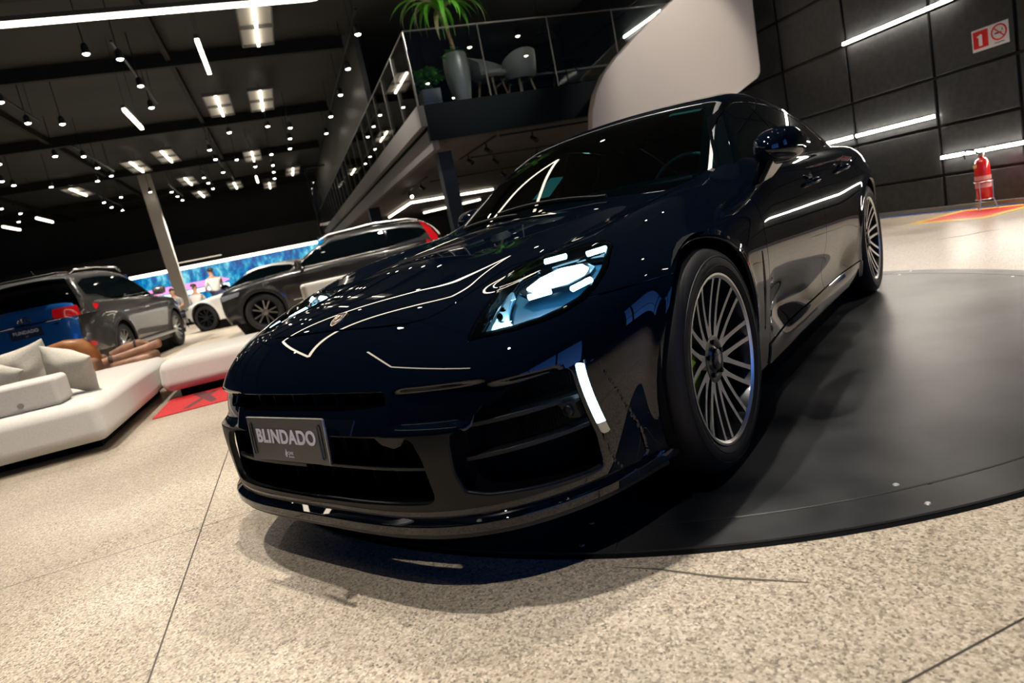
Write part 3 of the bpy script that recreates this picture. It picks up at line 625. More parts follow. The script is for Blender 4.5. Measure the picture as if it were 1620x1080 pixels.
fvent = lambda P: sdpoly(P[:, 1], P[:, 2], VENT)
for mir in (False, True):
    V, T = clips(BV, BT, [lowb, lambda P: f_bf(P)-gap*.7, not_(f_hood), not_(f_lamp, .004), lambda P: -f_arch(P, 0), lambda P: -door1(P)-gap, lambda P: -fvent(P), lambda P: G(P)+.008])
    panel('front_wing', V, T, F, paint, car, mirror=mir)
    if True:
        V, T = clips(BV, BT, [lambda P: door1(P)-gap, lambda P: -door2(P)-gap, lambda P: sill_t(P)-gap, lambda P: G(P)+.008])
        d1 = panel('front_door', V, T, F, paint, car, mirror=mir)
        V, T = clips(BV, BT, [lambda P: door2(P)-gap, lambda P: -door3(P)-gap, lambda P: sill_t(P)-gap, lambda P: -f_arch(P, 2.95, .402), lambda P: G(P)+.008])
        d2 = panel('rear_door', V, T, F, paint, car, mirror=mir)
        V, T = clips(BV, BT, [lambda P: door1(P)-gap, lambda P: 2.9-P[:, 1], lambda P: -sill_t(P)-gap, lambda P: -f_arch(P, 2.95), lambda P: P[:, 2]-.175])
        panel('side_skirt', V, T, F, paint, car, mirror=mir, offs=.006)
    V, T = clips(BV, BT, [lambda P: door3(P)-gap, lambda P: 3.62-P[:, 1], lowb, lambda P: -f_arch(P, 2.95), lambda P: G(P)+.008])
    panel('rear_wing', V, T, F, paint, car, mirror=mir)
V, T = clips(BV, BT, [lambda P: P[:, 1]-3.624, lowb]); T2 = T+len(V)
rear = panel('rear_bumper', np.concatenate([V, V*[-1, 1, 1]]), np.concatenate([T, T2[:, ::-1]]), F, paint, car)
tl = emit('tail_light_red', (1, .02, .02), 1.0)
V, T = clips(BV, BT, [lambda P: P[:, 1]-3.75, lambda P: sdpoly(sl(P), P[:, 2], [(-.1, .86), (.93, .84), (.93, .89), (-.1, .90)])]); T2 = T+len(V)
panel('tail_light', np.concatenate([V, V*[-1, 1, 1]]), np.concatenate([T, T2[:, ::-1]]), F, tl, car, depth=.004, offs=.004)
# dark inner shell behind all gaps
Fi = lambda P: F(P)+.035
IV, IT = capsule(Fi, .02, 2.95, .50, 40, 90, 24, -50, 88, 60)
V, T = clips(IV, IT, [lambda P: P[:, 2]-.18, lambda P: -f_arch(P, 0, .40), lambda P: -f_arch(P, 2.95, .40), lambda P: -f_lamp(P)-.0, lambda P: -np.minimum(front(P, GRILLE), 1)-.0, lambda P: -front(P, SIDE), lambda P: -np.where((np.abs(P[:, 2]-.53) < .03) & (P[:, 1] < -.5) & (sl(P) < .5), 1., -1.)])
T2 = T+len(V); panel('inner_shell', np.concatenate([V, V*[-1, 1, 1]]), np.concatenate([T, T2[:, ::-1]]), Fi, matte_black, car, depth=0)
# intakes: recessed floors and bars
Fd = lambda P: F(P)+.085
DV, DT = capsule(Fd, .02, 2.95, .50, 60, 2, 2, -35, 20, 60)
V, T = clips(DV, DT, [lambda P: -P[:, 1]-.3, lambda P: P[:, 2]-.20, lambda P: .60-P[:, 2]]); T2 = T+len(V)
panel('intake_back', np.concatenate([V, V*[-1, 1, 1]]), np.concatenate([T, T2[:, ::-1]]), Fd, matte_black, car, depth=0)
def surf_pt(s, z, off=0.0, f=F):
    """point on the front of the car at |x|=s, height z"""
    O = np.array([[s, 0.1, z]]); D = np.array([[0, -1., 0]]); return (cast(lambda P: f(P)-off, O, D, 0, 1.3))[0]
def top_pt(s, y, off=0.0):
    return cast(lambda P: F(P)-off, np.array([[s, y, .4]]), np.array([[0, 0, 1.]]), 0, 1)[0]
def slat(name, s0, s1, z0, z1, off, th, mat, parent, n_=24, dp=.05, both=False):
    for sg_ in ((1, -1) if both else (1,)):
        q = MB(); pts = []
        for i in range(n_+1):
            s = s0+(s1-s0)*i/n_; z = z0+(z1-z0)*i/n_; p_ = surf_pt(abs(s), z, off); pts.append((s*sg_, p_[1], z))
        V = [];
        for p_ in pts: V += [(p_[0], p_[1], p_[2]+th/2), (p_[0], p_[1], p_[2]-th/2), (p_[0]*.985, p_[1]+dp, p_[2]-th/2+.004), (p_[0]*.985, p_[1]+dp, p_[2]+th/2+.004)]
        m_ = len(pts); Fs = [(4*i+k, 4*i+(k+1) % 4, 4*i+4+(k+1) % 4, 4*i+4+k) for i in range(m_-1) for k in range(4)]+[(0, 1, 2, 3), (4*m_-1, 4*m_-2, 4*m_-3, 4*m_-4)]
        q.add(V, Fs); q.build(name, mat, parent, bevel=.002)
slat('grille_slat', -.478, -.03, .335, .335, -.012, .012, satin_black, car); slat('grille_slat', .03, .478, .335, .335, -.02, .010, satin_black, car)
slat('slot_divider', -.48, .36, .530, .530, -.055, .004, satin_black, car)
for z0, z1 in ((.435, .445), (.345, .36)): slat('intake_slat', .55, .812, z0, z1, -.03, .013, satin_black, car, both=True, dp=.04)
slat('grille_shelf', -.46, .46, .425, .425, -.03, .02, satin_black, car)
for s in (-.40, -.30, -.20, -.10, 0, .10, .20, .30, .40):
    p_ = surf_pt(abs(s), .29, -.045); MB().box((s, p_[1]+.02, .34), (.006, .05, .19)).build('grille_rib', matte_black, car)
for s in (-.32, -.22, -.11, 0, .11, .22, .32): p_ = surf_pt(abs(s), .53, -.03); MB().box((s, p_[1]+.02, .53), (.004, .05, .05)).build('slot_rib', satin_black, car)
# mesh inserts in the side intakes
for sg_ in (1, -1):
    q = MB()
    for i in range(30):
        s = .66+.145*i/29
        for z0, z1 in ((.372, .428), (.455, .508)): p_ = surf_pt(s, (z0+z1)/2, -.05); q.box((s*sg_, p_[1], (z0+z1)/2), (.0018, .004, z1-z0))
    q.build('intake_mesh', gloss_black, car)
    q = MB(); p_ = surf_pt(.775, .43, -.02); q.lathe([(.016, 0), (.014, -.006), (.010, -.008), (.009, -.002)], 16, (p_[0]*sg_, p_[1]-.004, .418), 'Y'); q.prism([(.74*sg_, .436), (.80*sg_, .440), (.803*sg_, .40), (.775*sg_, .398)], p_[1]-.002, p_[1]+.03, 'Y'); q.build('parking_sensor', satin_black, car)
for sg_ in (1, -1): MB().prism([(-.895, .19), (-.55, .19), (-.55, .57), (-.80, .57), (-.86, .50), (-.88, .40)], .512*sg_, .520*sg_, 'X').build('duct_wall', matte_black, car)
# radar brackets in the grille
for sg_ in (1, -1):
    q = MB(); p_ = surf_pt(.33, .40, -.03); q.prism([(.25*sg_, .425), (.40*sg_, .425), (.37*sg_, .395), (.34*sg_, .385), (.29*sg_, .395)], p_[1], p_[1]+.03, 'Y'); q.build('grille_bracket', satin_black, car, bevel=.003)
# daylight strips: glass lit part and unlit lower part
V, T = clips(BV, BT, [lambda P: front(P, STRIP)-.001, lambda P: P[:, 2]-.368])
for mir in (False, True): panel('daylight_strip', V, T, F, led_drl, car, depth=.02, mirror=mir, offs=.003)
V, T = clips(BV, BT, [lambda P: front(P, STRIP)-.001, lambda P: .366-P[:, 2]])
for mir in (False, True): panel('strip_end', V, T, F, bsdf('strip_reflector', (.5, .5, .48), .25, .7), car, depth=.02, mirror=mir, offs=.003)
# front lip splitter
def lip(z0, z1, out, name, mat, s_end=.90):
    A = []
    S = np.concatenate([np.linspace(0, .6, 14), np.linspace(.64, s_end, 22)])
    for s in S:
        p_ = surf_pt(s, max(z0, .19), 0); A.append(p_)
    A = np.array(A)
    # outward in plan
    d = np.gradient(A, axis=0); nrm = np.stack([-d[:, 1]*-1, -d[:, 0], 0*d[:, 0]], 1); nrm /= np.linalg.norm(nrm, axis=1, keepdims=True)
    nrm = np.stack([d[:, 1], -d[:, 0], 0*d[:, 0]], 1); nrm /= np.linalg.norm(nrm, axis=1, keepdims=True)
    lift = np.clip((S-.70)/.22, 0, 1)**2*.0
    full = [(-a[0], a[1], l_, -n_[0], n_[1]) for a, n_, l_ in zip(A[::-1], nrm[::-1], lift[::-1])][:-1]+[(a[0], a[1], l_, n_[0], n_[1]) for a, n_, l_ in zip(A, nrm, lift)]
    V = []
    for (x, y, lf, nx_, ny_) in full:
        o_ = out*(1-.75*ss(.80, .90, abs(x)))
        V += [(x+nx_*.001, y+ny_*.001, z1+lf), (x+nx_*o_, y+ny_*o_, (z0+z1)/2+.006+lf), (x+nx_*o_*.95, y+ny_*o_*.95, z0+lf), (x-nx_*.06, y-ny_*.06, z0+.004+lf)]
    m_ = len(full); q = MB(); q.add(V, [(4*i+k, 4*i+4+k, 4*i+4+(k+1) % 4, 4*i+(k+1) % 4) for i in range(m_-1) for k in range(4)]+[(0, 1, 2, 3), (4*m_-1, 4*m_-2, 4*m_-3, 4*m_-4)])
    return q.build(name, mat, car, bevel=.004, seg=2)
lip(.170, .212, .026, 'front_lip', paint, .905); lip(.155, .172, .014, 'splitter_blade', satin_black, .885)
# under tray
q = MB(); q.prism([(-.85, -.45), (-.6, -.82), (0, -.92), (.6, -.82), (.85, -.45), (.80, .0), (.80, 3.2), (.6, 3.9), (-.6, 3.9), (-.80, 3.2), (-.80, 0)], .17, .20); q.build('under_tray', matte_black, car)
# ---------------- headlamps
for mir in (False, True):
    sg_ = -1 if mir else 1
    hl = thing('headlamp', None, None); hl.parent = car
    LV = HV if False else None
    nx2, ny2 = 90, 110; X_, Y_ = np.meshgrid(np.linspace(.47, .83, nx2), np.linspace(-.78, -.25, ny2), indexing='ij')
    O = np.stack([X_.ravel(), Y_.ravel(), np.full(X_.size, .35)], 1); D = np.zeros_like(O); D[:, 2] = 1; LT = grid(nx2, ny2)
    GV = cast(F, O, D, 0, .9); V, T = clips(GV, LT, [lambda P: f_lamp(P)-.0015]); panel('lens_cover', V, T, F, lamp_glass, hl, depth=0, mirror=mir, offs=.001)
    Fb = lambda P: F(P)+.060
    GV = cast(Fb, O, D, 0, .9); V, T = clips(GV, LT, [lambda P: f_lamp(P)+.012]); panel('lamp_bowl', V, T, Fb, bsdf('lamp_bowl', (.02, .10, .18), .30, .2), hl, depth=0, mirror=mir)  # cyan of the bowl colour imitates the lamp light falling on it
    # collar wall
    V, T = clips(cast(F, O, D, 0, .9), LT, [lambda P: f_lamp(P)-.001, lambda P: .014-f_lamp(P)]); panel('lamp_frame', V, T, F, gloss_black, hl, depth=.058, mirror=mir, offs=-.003)
    # silver reflector tongue toward the front tip, blue lamp light in its colour
    TG = [(.585, -.745), (.64, -.715), (.70, -.665), (.745, -.615), (.772, -.555), (.752, -.56), (.70, -.62), (.655, -.65), (.625, -.64), (.60, -.60), (.575, -.55), (.555, -.50), (.540, -.49), (.548, -.56), (.565, -.62), (.574, -.69)]
    Fr = lambda P: F(P)+.030
    GV = cast(Fr, O, D, 0, .9); V, T = clips(GV, LT, [lambda P: sdpoly(sl(P), P[:, 1], TG)]); panel('reflector', V, T, Fr, blue_lit_in, hl, depth=.02, mirror=mir)
    def mod(name, a, b_, wd, m, h=.016):
        a = Vector((a[0]*sg_, a[1], a[2])); b_ = Vector((b_[0]*sg_, b_[1], b_[2])); d = (b_-a).normalized(); nn = Vector((.35*sg_, -.55, .75)).normalized(); u = d.cross(nn).normalized(); nn = u.cross(d)
        V = [p_+u*su*wd/2+nn*sn*h/2 for p_ in (a, b_) for su, sn in ((-1, -1), (1, -1), (1, 1), (-1, 1))]
        q = MB(); q.add(V, [(0, 1, 2, 3), (7, 6, 5, 4), (0, 4, 5, 1), (1, 5, 6, 2), (2, 6, 7, 3), (3, 7, 4, 0)]); return q.build(name, m, hl, bevel=.003)
    mod('light_bar', (.562, -.328, .786), (.632, -.306, .791), .017, led_xen, .010); mod('light_bar', (.700, -.303, .786), (.750, -.262, .792), .017, led_xen, .010)
    mod('light_bar', (.648, -.564, .712), (.698, -.519, .717), .014, led_xen, .012); mod('light_bar', (.748, -.496, .711), (.778, -.430, .724), .014, led_xen, .012)
    # beam module: wide lens band with rounded ends inside a dark carrier
    BM = [(.600, -.500, .731), (.632, -.512, .722), (.712, -.455, .728), (.742, -.400, .741), (.735, -.360, .752), (.700, -.338, .764), (.640, -.372, .762), (.606, -.430, .749)]
    def sheet(nm, pts, dn, th, m, sc_=1.0):
        c = sum((Vector(q_) for q_ in pts), Vector())/len(pts); P2 = [c+(Vector(q_)-c)*sc_ for q_ in pts]; P2 = [Vector((v_.x*sg_, v_.y, v_.z)) for v_ in P2]; nn = Vector((.3*sg_, -.5, .8)).normalized(); n2_ = len(P2)
        q = MB(); q.add([v_-nn*dn for v_ in P2]+[v_-nn*(dn+th) for v_ in P2], [tuple(range(n2_)), tuple(range(2*n2_-1, n2_-1, -1))]+[(i, n2_+i, n2_+(i+1) % n2_, (i+1) % n2_) for i in range(n2_)]); return q.build(nm, m, hl, bevel=.004, seg=3)
    sheet('beam_carrier', BM, .004, .02, rim_dark, 1.22); sheet('beam_lens', BM, .0, .01, led_beam)
    for k, (x, y, z) in enumerate(((.582, -.600, .690), (.600, -.64, .680))): q = MB(); q.lathe([(.010, 0), (.008, -.006), (.001, -.008)], 14, (x*sg_, y, z), 'Y'); q.build('sensor_eye', gloss_black, hl)
# ---------------- crest
def crest():
    c = Vector(top_pt(0, -.712)); n_ = Vector(grad(F, np.array([[0, -.712, c.z]]))[0]); yv = Vector((0, n_.z, -n_.y)).normalized(); xv = Vector((1, 0, 0))
    def P_(x, y, h): return c+xv*x+yv*y+n_*h
    out = [(0, -.034), (.012, -.028), (.021, -.016), (.025, .0), (.0255, .02), (.023, .030), (.012, .033), (0, .031), (-.012, .033), (-.023, .030), (-.0255, .02), (-.025, 0), (-.021, -.016), (-.012, -.028)]
    k = thing('hood_badge', None, None); k.parent = car
    def pl(sc_, h0, h1, m, nm, pts=None):
        pts = pts or [(x*sc_, y*sc_) for x, y in out]; q = MB(); V = [P_(x, y, h0) for x, y in pts]+[P_(x, y, h1) for x, y in pts]; m_ = len(pts)
        q.add(V, [tuple(range(m_-1, -1, -1)), tuple(range(m_, 2*m_))]+[(i, (i+1) % m_, m_+(i+1) % m_, m_+i) for i in range(m_)]); q.build(nm, m, k)
    gold = bsdf('badge_gold', (.72, .60, .50), .25, 1.)
    dk = bsdf('badge_dark', (.03, .015, .015), .3, .3)
    pl(1, .0, .003, gold, 'shield'); pl(.86, .003, .0034, dk, 'shield_inlay')
    pl(1, .0034, .0042, gold, 'quarter', [(-.019, .001), (-.001, .001), (-.001, .020), (-.019, .019)]); pl(1, .0034, .0042, gold, 'quarter', [(.001, -.021), (.010, -.016), (.018, -.002), (.001, -.002)])
    for y in (.006, .012): pl(1, .0034, .0042, gold, 'stripe', [(.003, y), (.019, y), (.019, y+.003), (.003, y+.003)])
    for y in (-.006, -.012): pl(1, .0034, .0042, gold, 'stripe', [(-.016+(-y-.006)*.8, y), (-.003, y), (-.003, y+.003), (-.017+(-y-.006)*.8, y+.003)])
    pl(1, .0042, .0055, dk, 'shield_centre', [(0, -.011), (.006, -.006), (.0075, .006), (0, .008), (-.0075, .006), (-.006, -.006)])
    pl(1, .0055, .0062, gold, 'horse', [(-.003, -.006), (0, -.007), (.002, -.003), (.004, .001), (.003, .005), (0, .006), (-.001, .002), (-.004, .001)])
    pl(1, .0034, .0045, dk, 'name_band', [(-.019, .0235), (.019, .0235), (.018, .0285), (-.018, .0285)])
crest()
# ---------------- dealer plate on the bumper
pt = thing('front_plate', None, None); pt.parent = car; pt.location = (-.005, -.992, .440); pt.rotation_euler = (R(-4), 0, 0)
pl_m = noisy(bsdf('plate_grey', (.05, .05, .052), .4), 9, (.045, .045, .047), (.06, .06, .062))
MB().box((0, 0, 0), (.395, .005, .132)).build('plate_board', pl_m, pt, bevel=.0015)
q = MB(); q.box((0, -.0005, .0665), (.393, .006, .002)); q.box((.1985, -.0005, 0), (.002, .006, .130)); q.build('plate_edge', alu, pt)
for s in (-1, 1):
    q = MB(); q.tube([(s*.176+.0065*math.cos(a), -.0045, (.043 if math.sin(a) > 0 else -.043)+.0065*math.sin(a)) for a in [2*PI*i/24 for i in range(24)]], .0016, 6, True); q.build('plate_slot', gloss_black, pt, smooth=True)
lett = bsdf('letter_silver', (.72, .72, .80), .4)
text_obj('plate_lettering', 'BLINDADO', .0575, lett, pt, (0, -.0042, .008), (R(90), 0, 0), .0008, bold=.0018)
text_obj('plate_small_name', 'QVK', .014, lett, pt, (.012, -.0032, -.040), (R(90), 0, 0), .0004)
text_obj('plate_small_line', 'MOTORS', .0065, lett, pt, (.014, -.0032, -.051), (R(90), 0, 0), .0004)
q = MB(); q.prism([(-.012, -.052), (-.006, -.050), (-.008, -.045), (-.004, -.038), (-.008, -.033), (-.009, -.027), (-.013, -.036), (-.016, -.044)], -.0036, -.0028, 'Y'); q.build('plate_logo', lett, pt)
MB().box((0, -.968, .425), (.30, .03, .08)).build('plate_carrier', satin_black, car)
# shadowy notch in the bar around the plate
# ---------------- greenhouse
GVc, GTc = (lambda r: r)(None), None
def gsheet(n_y, n_a, y0, y1, z0=.86):
    ys = np.linspace(y0, y1, n_y); an = np.linspace(0, PI/2, n_a); Yg, Ag = np.meshgrid(ys, an, indexing='ij')
    O = np.stack([0*Yg.ravel(), Yg.ravel(), np.full(Yg.size, z0)], 1); D = np.stack([np.cos(Ag).ravel(), 0*Ag.ravel(), np.sin(Ag).ravel()], 1)
    return cast(G, O, D, 0, 1.2), grid(n_y, n_a)
GV, GT = gsheet(330, 120, .56, 3.75)
def wgs(P): return .815-.50*(P[:, 2]-.95)-.25*np.clip(P[:, 2]-.95, 0, None)**2-.045*np.clip(P[:, 1]-1.9, 0, None)**2
yp = lambda P: P[:, 1]-.20*sl(P)**2
WSf = lambda P: np.minimum(np.minimum(yp(P)-.605, 1.355-yp(P)), wgs(P)-np.clip(.105-.22*(P[:, 2]-.97), .03, .12)-sl(P))
def both_half(V, T): T2 = T+len(V); return np.concatenate([V, V*[-1, 1, 1]]), np.concatenate([T, T2[:, ::-1]])
V, T = clips(GV, GT, [WSf]); V, T = both_half(V, T); wsp = panel('windshield', V, T, G, ws_glass, car, depth=0)
V, T = clips(GV, GT, [lambda P: WSf(P)+.001, lambda P: -np.minimum(np.minimum(1.31-yp(P), wgs(P)-np.clip(.105-.22*(P[:, 2]-.97), .03, .12)-.035-sl(P)), yp(P)-.66)]); V, T = both_half(V, T); panel('windshield_frit', V, T, G, matte_black, car, depth=0, offs=-.003)
V, T = clips(GV, GT, [lambda P: -WSf(P)-.003, lambda P: WSf(P)+.018, lambda P: .10-WSf(P), lambda P: yp(P)-.60, lambda P: 1.36-yp(P)]); V, T = both_half(V, T); panel('windshield_trim', V, T, G, bsdf('trim_grey_satin', (.16, .16, .16), .35, .3), car, depth=.004, offs=.002)
DLO = [(.80, .972), (.86, 1.03), (1.0, 1.115), (1.2, 1.215), (1.38, 1.275), (1.6, 1.312), (1.9, 1.325), (2.2, 1.315), (2.5, 1.275), (2.8, 1.205), (3.02, 1.125), (3.10, 1.075), (3.05, 1.045), (2.6, 1.020), (2.0, 1.0), (1.4, .985)]
fd = lambda P: np.minimum(sdpoly(P[:, 1], P[:, 2], DLO), sl(P)-wgs(P)+.055)
RW = lambda P: np.minimum(np.minimum(yp(P)-2.72, 3.50-yp(P)), wgs(P)-.06-sl(P))
V, T = clips(GV, GT, [lambda P: -WSf(P)-.022, lambda P: -fd(P)-.016, lambda P: -RW(P)-.004, lambda P: np.maximum(P[:, 2]-.90, P[:, 1]-.62)]); V, T = both_half(V, T); roof = panel('roof_and_pillars', V, T, G, paint, car, depth=.006)
V, T = clips(GV, GT, [RW]); V, T = both_half(V, T); panel('rear_window', V, T, G, tint, car, depth=.002)
for mir in (False, True):
    V, T = clips(GV, GT, [lambda P: fd(P)+.015, lambda P: -fd(P)-.002]); panel('window_trim', V, T, G, gloss_black, car, depth=.006, mirror=mir, offs=.003)
    V, T = clips(GV, GT, [lambda P: fd(P), lambda P: 1.83-.12*(P[:, 2]-1.0)-P[:, 1]]); panel('front_side_window', V, T, G, tint, car, depth=.004, mirror=mir)
    V, T = clips(GV, GT, [lambda P: fd(P), lambda P: P[:, 1]-(1.90-.12*(P[:, 2]-1.0))]); panel('rear_side_window', V, T, G, tint, car, depth=.004, mirror=mir)
    V, T = clips(GV, GT, [lambda P: fd(P), lambda P: P[:, 1]-(1.832-.12*(P[:, 2]-1.0)), lambda P: (1.898-.12*(P[:, 2]-1.0))-P[:, 1]]); panel('b_pillar_cover', V, T, G, gloss_black, car, depth=.004, mirror=mir, offs=.002)
# cowl plastic and wiper arms
V, T = clips(HV if False else BV, BT, [lambda P: P[:, 2]-.6, lambda P: -f_hood(P)-.004, lambda P: P[:, 1]-.50, lambda P: .80-P[:, 1], lambda P: .70-sl(P)])
for (x0, y0, x1, y1) in ((.30, .62, -.38, .70), (-.20, .62, -.66, .74)):
    q = MB(); pts = []
    for i in range(13): a = i/12; x = x0+(x1-x0)*a; y = y0+(y1-y0)*a; z = float(roof_z(y-.20*x*x)-.075*x*x); pts.append((x, y, max(z, .955)+.012))
    q.tube(pts, .007, 6); q.build('wiper', satin_black, car, smooth=True)
# interior: dashboard, wheel, seats, mirror
q = MB(); q.prism([(-.70, .70), (.70, .70), (.74, 1.0), (.6, 1.22), (-.6, 1.22), (-.74, 1.0)], .84, .93); q.build('dashboard', bsdf('dash_black', (.012, .014, .015), .7), car, bevel=.03, seg=3)
q = MB(); q.prism([(.22, 1.0), (.56, 1.0), (.54, 1.18), (.24, 1.18)], .93, .985); q.build('instrument_hood', satin_black, car, bevel=.02, seg=3)
q = MB(); c = Vector((.38, 1.33, .93)); tl_ = R(24)
q.tube([(c.x+.185*math.cos(a), c.y+.185*math.sin(a)*math.sin(tl_), c.z+.185*math.sin(a)*math.cos(tl_)) for a in [2*PI*i/40 for i in range(40)]], .015, 10, True)
for a in (0, PI, 1.5*PI): q.bar(c, (c.x+.18*math.cos(a), c.y+.18*math.sin(a)*math.sin(tl_), c.z+.18*math.sin(a)*math.cos(tl_)), .014, 6)
q.lathe([(.06, -.02), (.05, .02)], 16, tuple(c), 'Y'); q.build('steering_wheel', bsdf('wheel_leather', (.03, .03, .032), .35), car, smooth=True)
lea = bsdf('seat_leather', (.03, .031, .033), .5)
for x in (.38, -.38):
    q = MB(); q.prism([(x-.24, .55), (x+.24, .55), (x+.25, .95), (x+.17, 1.10), (x+.12, 1.14), (x+.11, 1.24), (x+.05, 1.27), (x-.05, 1.27), (x-.11, 1.24), (x-.12, 1.14), (x-.17, 1.10), (x-.25, .95)], 2.0, 2.14, 'Y'); q.build('seat_back', lea, car, bevel=.04, seg=3)
q = MB(); q.box((0, 1.42, 1.245), (.24, .03, .065)); q.bar((0, 1.42, 1.27), (0, 1.38, 1.33), .01, 6); q.build('rear_view_mirror', gloss_black, car, bevel=.012)
q = MB(); q.prism([(-.76, .56), (.76, .56), (.76, 3.5), (-.76, 3.5)], .60, .62); q.build('cabin_floor', matte_black, car)
# papers and stickers on the glass
def onG(x, y, off): 
    z = cast(lambda P: G(P)-off, np.array([[x, y, .88]]), np.array([[0, 0, 1.]]), 0, 1)[0][2]; return (x, y, float(z))
mk('window_sticker', [onG(.36, 1.30, -.006), onG(.52, 1.32, -.006), onG(.52, 1.352, -.006), onG(.36, 1.332, -.006)], [(0, 1, 2, 3)], bsdf('sticker', (.35, .33, .2), .5), car)
mk('paper_note', [onG(-.22, .80, -.03), onG(-.10, .78, -.03), onG(-.09, .93, -.03), onG(-.19, .96, -.03)], [(0, 1, 2, 3)], bsdf('paper', (.55, .52, .40), .6), car)
# ---------------- mirrors (folded in along the side glass)
for sg_ in (1, -1):
    mr_ = thing('side_mirror', None, None); mr_.parent = car; mr_.location = (.965, .82, 1.005) if sg_ > 0 else (-.905, 1.12, .995)
    n1, n2 = 44, 44; V = []
    for i in range(n1):
        t_ = i/(n1-1); y = -.12+(.52 if sg_ > 0 else .36)*t_; prof_ = (max(0, 1-(1-min(1, t_/.38))**2.4))**.5*(1-.72*max(0, (t_-.38)/.62)**1.3)
        prof_ = max(prof_, .02)*(1 if t_ < .97 else .5)
        for j in range(n2):
            a = 2*PI*j/n2; cx, cz = math.cos(a), math.sin(a); cx = math.copysign(abs(cx)**.8, cx); cz = math.copysign(abs(cz)**.85, cz)
            V.append((sg_*(cx*(.088 if sg_ > 0 else .07)*prof_+.03*t_), y, cz*(.080 if cz > 0 else .066)*prof_+.012*t_))
    q = MB(); q.add(V, [(i*n2+j, i*n2+(j+1) % n2, (i+1)*n2+(j+1) % n2, (i+1)*n2+j) for i in range(n1-1) for j in range(n2)]+[tuple(range(n2)), tuple(range(n1*n2-1, (n1-1)*n2-1, -1))]); q.build('mirror_shell', paint, mr_, smooth=True, angle=70)
    q = MB(); q.add([(sg_*x, y, z) for x, y, z in ((-.03, -.085, -.02), (.035, -.085, -.02), (.03, .20, -.015), (-.04, .20, -.015), (-.09, -.06, -.125), (-.045, -.06, -.13), (-.045, .10, -.115), (-.10, .10, -.11))], [(0, 1, 2, 3), (7, 6, 5, 4), (0, 4, 5, 1), (1, 5, 6, 2), (2, 6, 7, 3), (3, 7, 4, 0)]); q.build('mirror_foot', gloss_black, mr_, bevel=.018, seg=3)
    q = MB(); q.prism([(sg_*-.06, .0), (sg_*-.062, .16), (sg_*-.055, .16), (sg_*-.055, .0)], -.035, .035); q.build('mirror_glass', chrome, mr_)
# ---------------- door handles
for (y, z) in ((1.60, .835), (2.36, .865)):
    for sg_ in (1, -1):
        p_ = cast(F, np.array([[0, y, z]]), np.array([[1., 0, 0]]), 0, 1.2)[0]
        q = MB(); q.tube([(sg_*(p_[0]-.004), y-.105, z-.006), (sg_*(p_[0]+.022), y-.08, z-.002), (sg_*(p_[0]+.030), y, z+.002), (sg_*(p_[0]+.022), y+.08, z+.004), (sg_*(p_[0]-.004), y+.105, z+.004)], [.010, .013, .015, .013, .010], 10)
        q.build('door_handle', paint, car, smooth=True)
        q = MB(); q.lathe([(.05, 0), (.045, .003), (.01, .003)], 20, (sg_*(p_[0]), y-.01, z), 'X'); q.build('handle_recess', gloss_black, car)
